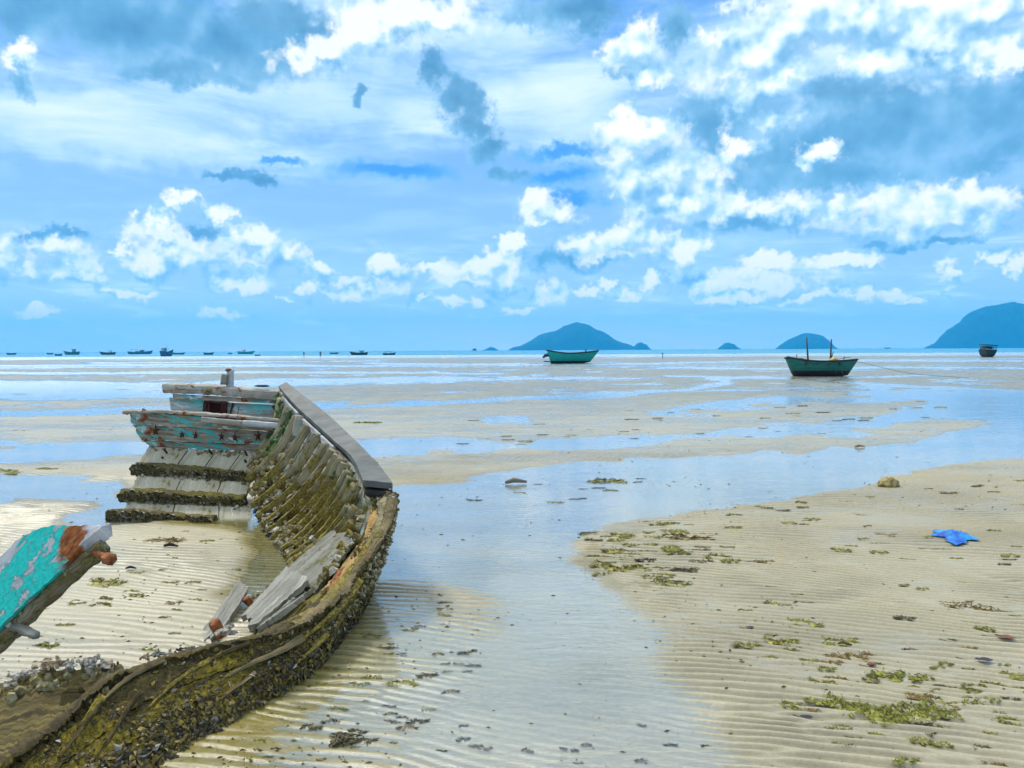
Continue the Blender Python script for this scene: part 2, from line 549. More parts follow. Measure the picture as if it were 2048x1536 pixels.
v0 = field(gV, pw)
stre = W.noise(W.vmath('MULTIPLY', ae, (5.0, 24.0, 0)), 1.0, 5, .6, .4)
fv = W.math('ADD', v0, W.math('MULTIPLY', W.math('SUBTRACT', stre, .5), 1.6))
aV = W.math('MULTIPLY', W.mr(fv, -.35, .65), .9)
cV = W.ramp(W.math('ADD', stre, W.math('MULTIPLY', v0, .25)), [(.3, (.32, .58, .87)), (.62, (.54, .76, .95)), (.85, (.79, .92, 1.0))])

K = 1.0 / SKY_K
skyc = W.mix(1.0, sky.outputs[0], (.62, .84, 1.10), 'MULTIPLY')
# pale blue of the lower air behind the clouds
base_low = W.ramp(W.mr(el, 0.0, .42, 0, 1, False), [(0, (.88, .90, 1.04)), (.12, (.52, .70, .97)), (.3, (.36, .59, .92)), (.55, (.26, .49, .90)), (1, (.15, .38, .83))])


def up10(c):
    return W.mix(1.0, c, (K, K, K), 'MULTIPLY')


# thin general stratus that breaks the blue everywhere
thin = W.mr(stre, .42, .75, 0, .5)
c = W.mix(.15, up10(base_low), skyc)
c = W.mix(thin, c, up10(W.n('ShaderNodeRGB').outputs[0]))
for nd in wt.nodes:
    if nd.type == 'RGB': nd.outputs[0].default_value = (.52, .79, .97, 1)
c = W.mix(aV, c, up10(cV))
g0 = W.math('ADD', field(gG, pw), W.math('MULTIPLY', W.math('SUBTRACT', stre, .5), 1.5))
c = W.mix(W.math('MULTIPLY', W.mr(g0, -.3, .6), .85), c, up10(W.ramp(g0, [(.0, (.15, .47, .92)), (.7, (.05, .29, .82))])))
lowc = W.noise(W.vmath('MULTIPLY', ae, (9.0, 46.0, 0)), 1.0, 5, .62, .5)
c = W.mix(W.math('MULTIPLY', W.math('MULTIPLY', W.mr(lowc, .46, .66), W.mr(el, .17, .09)), .8), c, up10(W.ramp(lowc, [(.45, (.40, .70, .95)), (.7, (.80, .94, 1.02))])))
c = W.mix(aD, c, up10(cD))
c = W.mix(aS, c, up10(cS))
c = W.mix(aB, c, up10(cB))
# overhead and behind: broken bright cloud
ov = W.noise(dirv, 3.0, 5, .6)
co = W.ramp(ov, [(.3, (.70, .88, 1.05)), (.5, (.98, 1.05, 1.12)), (.72, (1.35, 1.35, 1.35))])
c = W.mix(W.mr(el, .45, .62), c, up10(co))
wt.links.new(c, bg.inputs[0])
world.cycles.sampling_method = 'MANUAL'
world.cycles.sample_map_resolution = 256

SC.view_settings.view_transform = 'Standard'
SC.view_settings.look = 'None'
SC.view_settings.exposure = 0.26
SC.view_settings.gamma = 1.0
SC.cycles.use_adaptive_sampling = True; SC.cycles.adaptive_threshold = .022; SC.cycles.adaptive_min_samples = 20
SC.cycles.max_bounces = 6; SC.cycles.diffuse_bounces = 2; SC.cycles.glossy_bounces = 3
SC.cycles.transparent_max_bounces = 8; SC.cycles.transmission_bounces = 3; SC.cycles.volume_bounces = 1

# ------------------------------------------------------------------ tidal flat
def poly_mask(px, py, pts):
    pts = np.array(pts, float)
    inside = np.zeros(px.shape, bool)
    bx = (px > pts[:, 0].min()) & (px < pts[:, 0].max()) & (py > pts[:, 1].min()) & (py < pts[:, 1].max())
    x = px[bx]; y = py[bx]; r = np.zeros(x.shape, bool)
    n = len(pts)
    for i in range(n):
        x0, y0 = pts[i]; x1, y1 = pts[(i + 1) % n]
        if y0 == y1: continue
        c = ((y0 > y) != (y1 > y)) & (x < (x1 - x0) * (y - y0) / (y1 - y0) + x0)
        r ^= c
    inside[bx] = r
    return inside


def band(pts):
    """closed outline of a stream from (x, y, half height) stations"""
    up = [(x, y - w) for x, y, w in pts]; dn = [(x, y + w) for x, y, w in pts]
    return up + dn[::-1]


# low places of the flat (read off the photograph, laid out on the ground): strength, outline
LOWS = [
    # main channel and its branch towards the viewer
    (1.0, [(700, 1010), (795, 976), (900, 966), (1050, 938), (1200, 925), (1400, 914), (1550, 905), (1700, 899), (1850, 882), (1960, 852), (2200, 850), (2600, 860), (2600, 905), (2048, 914), (1900, 932), (1760, 958), (1650, 988), (1500, 1008), (1300, 1038), (1230, 1045), (1150, 1082), (1120, 1112), (1150, 1142), (1200, 1185), (1250, 1225), (1290, 1275), (1050, 1275), (1040, 1240), (1000, 1195), (950, 1166), (850, 1157), (690, 1158), (640, 1100)]),
    (.62, [(1040, 1240), (1290, 1240), (1330, 1330), (1420, 1420), (1480, 1520), (1520, 1640), (840, 1640), (880, 1520), (930, 1420), (1030, 1330)]),
    (.40, [(560, 1190), (900, 1170), (1050, 1300), (900, 1640), (420, 1640), (470, 1460)]),
    # pool on the right
    (1.0, [(1765, 778), (1860, 784), (1960, 780), (2048, 792), (2600, 800), (2600, 860), (2048, 855), (1975, 846), (1930, 836), (1890, 830), (1800, 842), (1700, 852), (1690, 840), (1800, 822), (1870, 808), (1860, 796), (1760, 790)]),
    (1.0, band([(1960, 822, 9), (1880, 824, 9), (1800, 838, 9), (1700, 850, 9), (1600, 860, 8), (1400, 873, 7), (1200, 885, 7), (1000, 892, 7), (850, 900, 10), (720, 902, 14), (560, 905, 16)])),
    (.8, band([(1000, 886, 3), (850, 880, 6), (700, 888, 8)])),
    (.9, band([(-300, 925, 14), (0, 912, 14), (150, 908, 13), (310, 896, 12), (420, 896, 10)])),
    (.75, band([(-300, 885, 5), (0, 890, 5), (180, 886, 5), (300, 884, 5)])),
    (1.0, band([(-300, 838, 6), (0, 829, 6), (280, 822, 5), (600, 816, 4), (900, 802, 4), (1200, 790, 4), (1380, 778, 3.5), (1440, 768, 4), (1465, 760, 4), (1400, 757, 2)])),
    (.60, [(-400, 765), (0, 760), (330, 764), (560, 757), (860, 752), (1300, 756), (1310, 759), (1000, 763), (560, 774), (330, 798), (0, 803), (-400, 812)]),
    (.9, band([(1300, 833, 3), (1350, 817, 4), (1450, 806, 4), (1600, 797, 4), (1740, 800, 5), (1860, 792, 5)])),
    (.9, band([(-300, 748, 2), (200, 746, 2.5), (700, 744, 2), (1000, 747, 1.5)])),
    (.9, band([(1500, 780, 1.5), (1600, 776, 2), (1700, 782, 2), (1800, 788, 2)])),
    (1.0, [(1690, 764), (1745, 764), (1790, 772), (1760, 782), (1740, 790), (1640, 800), (1700, 788), (1735, 778)]),
    (.9, band([(1600, 754, 2), (1700, 766, 3), (1800, 772, 3), (1900, 778, 3), (2048, 786, 3), (2400, 795, 4)])),
    (.95, band([(1330, 752, 1.5), (1500, 753, 1.8), (1650, 756, 2), (1800, 752, 1.5), (1900, 751, 1)])),
    (.9, band([(1300, 736, 1.5), (1600, 737, 1.5), (1800, 735, 1.5), (2048, 737, 1.5), (2400, 738, 1.5)])),
    (.9, band([(700, 727, 1.2), (1000, 728, 1.5), (1300, 726, 1.2), (1570, 723, 1.2), (1750, 722, 1.5), (2100, 722, 2)])),
    (.9, band([(-200, 732, 1.5), (100, 731, 1.5), (400, 729, 1.5), (700, 733, 1.2)])),
    (.9, band([(150, 726, 1.2), (500, 724, 1.2), (760, 722, 1)])),
    # beside and inside the wreck
    (1.0, [(-400, 950), (0, 948), (120, 952), (235, 962), (252, 985), (225, 1003), (120, 998), (0, 1003), (-400, 1010)]),
    (1.0, [(142, 1032), (190, 1012), (245, 1000), (300, 1010), (300, 1045), (240, 1055), (195, 1060), (150, 1050)]),
    (1.1, [(380, 1020), (500, 1020), (570, 1080), (640, 1120), (640, 1190), (560, 1230), (490, 1232), (452, 1195), (500, 1140), (514, 1100), (500, 1068), (470, 1052), (400, 1046)]),
]

q = np.concatenate([np.arange(5.6, 60, .4), np.arange(60, 300, .6), np.arange(300, 520, .7), np.arange(520, 880, 1.1), np.arange(880, 2500, 14)])
cc = np.concatenate([np.arange(-1500, -200, 40), np.arange(-200, 2250, 4.2), np.arange(2250, 3600, 40)])
QQ, CC = np.meshgrid(q, cc, indexing='ij')
GY = 1.6 * FPX / QQ
GX = GY * (CC - CX) / FPX
PX, PY = proj(GX, GY, 0.0)
wx = (fbm(PX / 90, PY / 12, 6, 3) - .5) * 110
wy = (fbm(PX / 80, PY / 9, 6, 9) - .5) * np.clip(QQ * .14, 1.2, 26)
MK = np.zeros(PX.shape)
for s_, pts in LOWS:
    MK = np.maximum(MK, poly_mask(PX + wx, PY + wy + (fbm(PX / 26, PY / 3.0, 3, 13) - .5) * np.clip(QQ * .035, .8, 8), pts) * s_)


def boxblur(a, k, axis):
    if k < 1: return a
    a = np.moveaxis(a, axis, 0)
    p = np.concatenate([np.repeat(a[:1], k + 1, 0), a, np.repeat(a[-1:], k, 0)], 0)
    c = np.cumsum(p, 0)
    r = (c[2 * k + 1:] - c[:-(2 * k + 1)]) / (2 * k + 1)
    return np.moveaxis(r, 0, axis)


soft = MK
for _ in range(2):
    soft = boxblur(boxblur(soft, 3, 0), 3, 1)
near = smooth(QQ, 250, 520)
soft2 = soft
for _ in range(2):
    soft2 = boxblur(boxblur(soft2, 22, 0), 16, 1)
soft = soft * (1 - near) + soft2 * near
# long streaks far out
st = fbm(GX / 30 / (1 + GY / 120), np.log(GY) * 16, 4, 21)
far = smooth(GY, 25, 90)
st_m = far * smooth(st, .58, .66) * .6
mid_n = fbm(GX * .5, GY * .35, 5, 31)
midm = smooth(GY, 8, 14) * (1 - smooth(GY, 60, 110))
st_m = np.maximum(st_m, midm * smooth(mid_n, .60, .70) * .5)
low = np.maximum(soft, st_m)
# beyond the last bars the bottom falls away to the sea
sea = smooth(GY + 90 * (fbm(GX / 40, GY / 60, 3, 5) - .5), 150, 235)
flat = smooth(GY, 13, 26) * (1 - smooth(GY, 120, 190))
low = np.where(soft > st_m, soft, st_m)
base = .013 - low * .036 - sea * .35 + flat * .004
base += (fbm(GX * 1.1, GY * 1.1, 4, 41) - .5) * .011
inside = poly_mask(PX, PY, [(130, 1060), (240, 1050), (420, 1045), (505, 1068), (510, 1110), (470, 1180), (400, 1290), (200, 1380), (-200, 1500), (-200, 1250)])
inside = boxblur(boxblur(inside.astype(float), 8, 0), 8, 1)
base += inside * .012
foot = np.array([(690, 1165), (640, 1280), (590, 1350), (520, 1400), (450, 1470), (370, 1540), (300, 1600)], float)
xr = np.interp(PY, foot[:, 1], foot[:, 0])
side = np.exp(-np.clip(PX - xr + 10, 0, None) / (110 + .5 * np.clip(PY - 1150, 0, 400))) * smooth(PY, 1150, 1260) * (PX > xr - 60)
for bx, by, r_ in ((17.6, 43.2, 2.5), (6.95, 88.5, 4.5), (82., 128., 4.0)):
    dd = ((GX - bx) / r_) ** 2 + ((GY - by) / (r_ * .8)) ** 2
    base = np.maximum(base, .02 * np.exp(-dd) * 1.6 - .008)
# ripples
wr = (fbm(GX * .7, GY * .9, 3, 51) - .5) * .20 + (fbm(GX * 1.7, GY * 2.8, 3, 53) - .5) * .085 + (fbm(GX * 4.5, GY * 8.0, 2, 52) - .5) * .022
# two trains of ripples that pass into each other, so crests fork and die out
ph1 = 2 * PI * (GY * .965 + GX * .25 + wr) / .066
ph2 = 2 * PI * (GY * .985 + GX * .14 + wr * 1.25) / .079
ph3 = 2 * PI * (GY * .93 + GX * .36 + wr * .8) / .057
w2 = smooth(fbm(GX * 1.1 + 7, GY * 1.9, 3, 57), .42, .60)[...]
w3 = smooth(fbm(GX * 1.3 - 5, GY * 2.3, 3, 58), .52, .66)


def crest(p):
    return np.sin(p + .45 * np.sin(p))


rip = (crest(ph1) * (1 - w2) + crest(ph2) * w2) * (1 - w3) + crest(ph3) * w3
amp = .0090 * (.12 + 1.5 * fbm(GX * 1.4, GY * 2.2, 3, 61)) * (1 - smooth(GY, 7.5, 15)) * (1 - .62 * inside) * (1 - .72 * np.clip(soft * 1.4, 0, 1)) * (1 - .45 * np.clip(side, 0, 1))
fine = (fbm(GX * 24, GY * 30, 2, 71) - .5) * .0022 * (1 - smooth(GY, 6, 10))
coarse = (fbm(GX * 2.0, GY * 4.5, 6, 81) - .5) * .022 * smooth(GY, 7, 14) * (1 - smooth(GY, 60, 120))
GZ = base + rip * amp + fine + coarse
# staining by algae: greenish film beside the planking and in the pool inside the wreck
pool = boxblur(boxblur(poly_mask(PX + wx * .6, PY + wy * .5, [(330, 1036), (505, 1040), (585, 1100), (625, 1150), (600, 1180), (520, 1180), (430, 1205), (500, 1140), (505, 1100), (495, 1075), (440, 1058), (330, 1050)]).astype(float), 6, 0), 6, 1)
spit = boxblur(boxblur(poly_mask(PX + wx, PY + wy, [(1110, 1100), (1250, 1045), (1330, 1060), (1330, 1130), (1320, 1185), (1230, 1190), (1150, 1140)]).astype(float), 10, 0), 10, 1)
alg = np.clip(side * (.75 + .9 * fbm(GX * 6, GY * 6, 4, 91)) + pool * 1.8 + spit * .5 * smooth(fbm(GX * 9, GY * 9, 3, 95), .45, .6), 0, 1)


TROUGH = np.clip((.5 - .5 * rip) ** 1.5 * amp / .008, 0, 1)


def grid_mesh(name, X, Y, Z, mat, attrs=None):
    n, m = X.shape
    me = bpy.data.meshes.new(name)
    co = np.stack([X, Y, Z], -1).reshape(-1, 3).astype(np.float32)
    idx = np.arange(n * m, dtype=np.int32).reshape(n, m)
    f = np.stack([idx[:-1, :-1], idx[:-1, 1:], idx[1:, 1:], idx[1:, :-1]], -1).reshape(-1, 4)
    f = f[:, ::-1]
    me.vertices.add(len(co)); me.vertices.foreach_set('co', co.ravel())
    me.loops.add(f.size); me.loops.foreach_set('vertex_index', f.ravel())
    me.polygons.add(len(f)); me.polygons.foreach_set('loop_start', np.arange(0, f.size, 4, dtype=np.int32))
    me.polygons.foreach_set('loop_total', np.full(len(f), 4, np.int32))
    me.polygons.foreach_set('use_smooth', np.ones(len(f), bool))
    for k, a in (attrs or {}).items():
        at = me.attributes.new(k, 'FLOAT', 'POINT'); at.data.foreach_set('value', a.astype(np.float32).ravel())
    me.materials.append(mat)
    me.update(calc_edges=True)
    o = bpy.data.objects.new(name, me); COL.objects.link(o)
    return o


def sand_mat():
    mt, N, out = material('wet sand')
    ge = N.n('ShaderNodeNewGeometry'); pos = ge.outputs['Position']
    z = N.n('ShaderNodeSeparateXYZ', {0: pos}).outputs[2]
    n1 = N.noise(pos, .9, 5, .6); n2 = N.noise(pos, 60, 4, .7); n3 = N.noise(pos, 420, 2, .6)
    c = N.mix(n1, (.47, .415, .262), (.365, .325, .205))
    c = N.mix(N.mr(n2, .35, .7, 0, .5), c, (.25, .225, .17))
    c = N.mix(N.mr(n3, .62, .75, 0, .35), c, (.16, .14, .11))
    c = N.mix(N.mr(n3, .40, .28, 0, .3), c, (.72, .68, .6))
    # faint brown and green films with shapes of their own
    fm = N.noise(N.vmath('MULTIPLY', pos, (1, 1.6, 1)), 3.2, 6, .7)
    c = N.mix(N.mr(fm, .60, .72, 0, .32), c, (.30, .26, .10))
    al = N.n('ShaderNodeAttribute', attribute_name='algae').outputs['Fac']
    an = N.noise(pos, 26, 5, .65)
    c = N.mix(N.math('MULTIPLY', al, N.mr(an, .2, .55, .45, .95)), c, N.mix(N.noise(pos, 9, 3), (.23, .165, .02), (.17, .155, .03)))
    # ripple shading painted into the colour: troughs tinted darker for contrast
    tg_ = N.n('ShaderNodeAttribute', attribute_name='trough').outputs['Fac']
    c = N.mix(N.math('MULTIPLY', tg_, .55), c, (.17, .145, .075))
    wet = N.mr(z, .016, -.001)
    c = N.mix(N.math('MULTIPLY', wet, .10), c, N.mix(1.0, c, (.55, .55, .55), 'MULTIPLY'))
    far_ = N.mr(N.n('ShaderNodeSeparateXYZ', {0: pos}).outputs[1], 9.0, 30.0)
    damp = N.mr(N.noise(N.vmath('MULTIPLY', pos, (.25, .7, 1)), 1.0, 5, .65), .35, .65)
    c = N.mix(N.math('MULTIPLY', damp, .55), c, N.mix(1.0, c, (.60, .62, .64), 'MULTIPLY'))
    mot = N.noise(N.vmath('MULTIPLY', pos, (1.2, 3.0, 1)), 1.0, 6, .72)
    outer_ = N.mix(N.mr(mot, .38, .62), N.mix(1.0, c, (.42, .44, .43), 'MULTIPLY'), N.mix(1.0, c, (.74, .76, .75), 'MULTIPLY'))
    c = N.mix(N.math('MULTIPLY', far_, .9), c, outer_)
    rough = N.math('SUBTRACT', N.mr(z, .0, .024, .20, .48), N.math('MULTIPLY', damp, .12))
    bm = N.bump(N.math('ADD', N.noise(pos, 150, 4, .65), N.math('MULTIPLY', N.noise(pos, 22, 3), .6)), .35, .006)
    principled(N, out, Base_Color=c, Roughness=rough, Normal=bm, **{'Specular_IOR_Level': .5})
    return mt


def water_mat():
    mt, N, out = material('shallow water')
    ge = N.n('ShaderNodeNewGeometry'); pos = ge.outputs['Position']
    w1 = N.noise(N.vmath('MULTIPLY', pos, (5, 16, 1)), 1.0, 3, .6, .6)
    w2 = N.noise(N.vmath('MULTIPLY', pos, (.9, 2.6, 1)), 1.0, 3, .5)
    far_ = N.mr(N.n('ShaderNodeSeparateXYZ', {0: pos}).outputs[1], 9.0, 40.0)      # the breeze reaches the open flat
    bm = N.bump(N.math('ADD', N.math('MULTIPLY', w1, .35), w2), N.math('ADD', .14, N.math('MULTIPLY', far_, .55)), .05)
    fr = N.n('ShaderNodeFresnel', {'IOR': 1.68, 'Normal': bm}).outputs[0]
    fr = N.math('MULTIPLY', N.math('ADD', N.math('MULTIPLY', fr, .96), .035), N.math('SUBTRACT', 1.0, ge.outputs['Backfacing']))
    tr = N.n('ShaderNodeBsdfTransparent', {'Color': (.95, .98, 1.0, 1)})
    gl = N.n('ShaderNodeBsdfGlossy', {'Color': (1, 1, 1, 1), 'Roughness': N.math('ADD', .04, N.math('MULTIPLY', far_, .20)), 'Normal': bm})
    mx = N.n('ShaderNodeMixShader', {0: fr, 1: tr.outputs[0], 2: gl.outputs[0]})
    N.t.links.new(mx.outputs[0], out.inputs[0])
    return mt


def sea_mat():
    mt, N, out = material('sea water')
    ge = N.n('ShaderNodeNewGeometry'); pos = ge.outputs['Position']
    w = N.noise(N.vmath('MULTIPLY', pos, (.05, .16, 1)), 1.0, 5, .65)
    big = N.noise(N.vmath('MULTIPLY', pos, (.0022, .009, 1)), 1.0, 3, .6)
    c = N.mix(N.mr(big, .35, .65), (.012, .20, .33), (.03, .30, .42))
    principled(N, out, Base_Color=c, Roughness=.28, Normal=N.bump(w, .8, 1.2), **{'Specular_IOR_Level': .35})
    return mt


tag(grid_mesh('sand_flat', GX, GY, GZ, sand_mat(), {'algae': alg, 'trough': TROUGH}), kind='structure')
wq = np.array([9.5, 12, 20, 40, 100, 300, 800, 2500.])
wc = np.linspace(-1500, 3600, 12)
WQ, WC = np.meshgrid(wq, wc, indexing='ij'); WY = 2400.0 / WQ; WX = WY * (WC - CX) / FPX
tag(grid_mesh('shallow_water', WX, WY, np.zeros(WX.shape), water_mat()), kind='structure')
SEA0 = 2400 / 9.5
sy = np.array([SEA0, 300, 500, 1000, 2000, 3300, 4500.])
sxn = np.linspace(-1, 1, 9)
SY, SXN = np.meshgrid(sy, sxn, indexing='ij'); SX = SXN * np.maximum(SY * 1.8, 900) * .52 + SXN * 300
SX = np.clip(SX, -4600, 4600)
tag(grid_mesh('sea', SX, SY, np.zeros(SX.shape), sea_mat()), kind='structure')


# ------------------------------------------------------------------ islands (real hills about 3 km off)
forest = None


def forest_mat():
    mt, N, out = material('wooded hill')
    pos = N.n('ShaderNodeNewGeometry').outputs['Position']
    f = N.noise(pos, .035, 6, .65); g = N.noise(pos, .15, 4, .6)
    c = N.mix(N.mr(f, .35, .65), (.005, .028, .026), (.016, .052, .038))
    c = N.mix(N.mr(g, .62, .72, 0, .6), c, (.08, .09, .07))
    principled(N, out, Base_Color=c, Roughness=.9, Normal=N.bump(g, .8, 6.0), **{'Specular_IOR_Level': .1})
    return mt


forest = forest_mat()


def island(profile, Y, depth, seed):
    pr = np.array([(P(x, y, Y)[0], max(0, P(x, y, Y)[2])) for x, y in profile])
    n, m_ = 120, 34
    X = np.linspace(pr[0, 0], pr[-1, 0], n); H = np.interp(X, pr[:, 0], pr[:, 1])
    s = np.linspace(-1, 1, m_)
    XX, SS = np.meshgrid(X, s, indexing='ij')
    hh = np.repeat(H[:, None], m_, 1)
    span = np.sqrt(np.clip(H / (H.max() + 1e-6), 0.02, 1))[:, None]
    YY = Y + SS * depth * span
    ZZ = hh * np.sqrt(np.clip(1 - SS ** 2, 0, 1)) * (1 - .25 * np.abs(SS) * fbm(XX / 60, YY / 60, 4, seed))
    ZZ += (fbm(XX / 9, YY / 9, 3, seed + 3) - .5) * 9.0 * np.clip(ZZ / 14, 0, 1) + (fbm(XX / 34, YY / 34, 3, seed + 8) - .5) * 14 * np.clip(ZZ / 40, 0, 1)
    ZZ[0] = ZZ[-1] = -1; ZZ[:, 0] = ZZ[:, -1] = -1
    return tag(grid_mesh('island', XX, YY, ZZ, forest), kind='structure')


island([(1014, 702), (1028, 694), (1048, 689), (1062, 680), (1078, 670), (1098, 665), (1112, 660), (1130, 654), (1148, 647), (1158, 646), (1168, 648), (1184, 654), (1200, 661), (1216, 670), (1230, 679), (1242, 685), (1256, 689), (1268, 694), (1280, 698), (1290, 700)], 3000, 150, 1)
island([(1262, 702), (1266, 693), (1274, 688), (1284, 686), (1292, 688), (1298, 695), (1304, 702)], 2960, 30, 2)
island([(962, 704), (970, 699), (978, 695), (983, 694), (990, 697), (998, 701), (1002, 704)], 2900, 26, 3)
island([(1434, 699), (1444, 691), (1452, 686), (1460, 685), (1468, 688), (1474, 693), (1482, 700)], 2900, 40, 4)
island([(1552, 699), (1566, 688), (1584, 676), (1600, 670), (1616, 668), (1632, 669), (1644, 673), (1656, 684), (1664, 692), (1676, 699)], 2950, 90, 5)
island([(1848, 698), (1860, 691), (1876, 685), (1890, 670), (1904, 655), (1930, 640), (1944, 624), (1962, 616), (1984, 611), (2004, 608), (2022, 604), (2040, 606), (2070, 606), (2110, 612), (2160, 606), (2230, 630), (2300, 672), (2360, 700)], 2700, 130, 6)


# ------------------------------------------------------------------ the air over the bay
def haze():
    mt, N, out = material('sea air')
    v = N.n('ShaderNodeVolumePrincipled', {'Color': (.05, .55, 1.0, 1), 'Density': HAZE_D, 'Anisotropy': 0.0})
    N.t.links.new(v.outputs[0], out.inputs['Volume'])
    x, y0, y1, z0, z1 = 4700, -150, 4560, -3.0, 190.0
    V = [(-x, y0, z0), (x, y0, z0), (x, y1, z0), (-x, y1, z0), (-x, y0, z1), (x, y0, z1), (x, y1, z1), (-x, y1, z1)]
    F = [(3, 2, 1, 0), (4, 5, 6, 7), (0, 1, 5, 4), (1, 2, 6, 5), (2, 3, 7, 6), (3, 0, 4, 7)]
    return tag(mesh('haze', V, F, mt, smooth_=False), kind='stuff')


HAZE_D = .00027
haze()

# ------------------------------------------------------------------ the wreck
TEAL = (.035, .30, .27)
M_PAINT = wood('flaking turquoise timber', (.26, .215, .15), (.50, .45, .36), TEAL, .435, rust=.44, algae=(.10, .10, .03), aamt=.22, white=.75, pscale=6)
M_PALE = wood('whitewashed timber', (.34, .33, .29), (.60, .60, .56), (.12, .42, .38), .38, rust=.24, white=1.0, pscale=4, bump=.45)
M_RAIL = wood('worn rail timber', (.34, .31, .24), (.56, .53, .46), (.06, .36, .33), .26, rust=.42, white=.6, pscale=5, algae=(.11, .12, .03), aamt=.3)
M_GREY = wood('bare grey timber', (.22, .215, .175), (.42, .41, .35), rust=.1, bump=.8, grain=.8)
M_GREY2 = wood('grey timber with growth', (.19, .19, .15), (.35, .34, .28), (.14, .30, .28), .22, rust=.14, algae=(.16, .14, .03), aamt=.42, bump=.8)
M_BOTTOM = wood('silted bottom planks', (.36, .33, .23), (.48, .45, .34), (.46, .43, .32), .30, rust=.18, algae=(.20, .17, .04), aamt=.36, bump=.25, dark=(.16, .14, .07), grain=.7)
M_DARK = wood('fouled timber', (.08, .06, .025), (.20, .16, .06), algae=(.15, .125, .02), aamt=.55, bump=1.0, rust=.1)
M_RIB = wood('fouled rib timber', (.28, .24, .13), (.46, .41, .27), algae=(.23, .175, .03), aamt=.6, bump=.9, zalgae=(.0, .9))
M_INNER = wood('inner planking', (.30, .31, .26), (.47, .49, .44), (.05, .30, .24), .34, rust=.1, algae=(.17, .145, .025), aamt=.6, zalgae=(.0, .9), white=.4, bump=.6)
M_HULL = wood('fouled hull planking', (.035, .024, .007), (.15, .11, .025), algae=(.24, .18, .015), aamt=.62, bump=1.0, zalgae=(-.1, .3))
M_EDGE2 = wood('eaten outer plank', (.12, .09, .035), (.28, .23, .12), (.30, .30, .27), .25, algae=(.18, .145, .025), aamt=.5, rust=.2, bump=1.0)
M_BOW = wood('bow timber', (.05, .036, .010), (.27, .21, .06), algae=(.15, .12, .02), aamt=.35, bump=1.0, grain=.6, dark=(.010, .007, .003))
M_ORANGE = wood('rust stained plank', (.34, .19, .05), (.52, .36, .14), rust=.5, algae=(.22, .19, .03), aamt=.4)
M_RUST = plain('rusted iron', (.20, .055, .02), .8, .55, 25, .6, col2=(.36, .13, .04))
M_BLACK = plain('black iron stain', (.02, .015, .012), .8, .4, 30, .4)
M_STAR = plain('rust black bolt head', (.03, .016, .01), .85, .6, 40, .6, col2=(.12, .04, .015))
M_CAP = plain('grey capping', (.105, .11, .10), .65, .22, 6, .5, spec=.3, col2=(.15, .155, .14))
M_CHALK = plain('chalky shell crust', (.50, .42, .31), .85, .6, 45, .9, col2=(.85, .77, .64), coord='Object')
M_RUSTY = plain('rusty shell crust', (.22, .08, .02), .85, .6, 30, .9, col2=(.60, .46, .28))
M_STRIP = wood('pale rubbing strip', (.42, .44, .44), (.60, .62, .62), rust=.12, bump=.4)
M_HOLE = plain('dark red hatch', (.055, .012, .01), .8, .4, 20)
SHELLS = island_random('barnacle shells', [(0, (.13, .10, .03)), (.25, (.30, .25, .10)), (.5, (.42, .37, .21)), (.72, (.20, .15, .04)), (.88, (.50, .46, .33)), (1, (.62, .58, .48))], .8)
SHELLS_DARK = island_random('dark mussel shells', [(0, (.012, .009, .004)), (.25, (.045, .03, .008)), (.42, (.22, .16, .014)), (.56, (.025, .017, .006)), (.72, (.28, .21, .025)), (.86, (.09, .055, .012)), (.95, (.03, .022, .01)), (1, (.55, .51, .38))], .55, spec=.4)
WEED = island_random('green slime', [(0, (.02, .06, .015)), (.5, (.05, .13, .03)), (1, (.10, .17, .04))], .7)

def crust(c, rx, ry, rz, seed, n=26):
    """a crust of broken shells and flakes grown together"""
    rs = np.random.default_rng(seed); b = MB()
    for k in range(n):
        d = rs.normal(size=3) * np.array([rx, ry, rz * .6]) * .42
        b.lump(np.array(c) + d + [0, 0, rz * .3 * (1 - (d[0] / rx) ** 2)], rx * (.08 + .30 * rs.random() ** 2), ry * (.08 + .30 * rs.random() ** 2), rz * (.10 + .35 * rs.random()), seed + k, .75, 8, 6, 3.5)
    return b


wreck = thing('wrecked_boat', (-2.2, 5.6, 0), 'broken wooden fishing boat wreck crusted with barnacles, half buried in the sand', 'shipwreck')


def grid_from(pts_rows):
    return np.array(pts_rows)


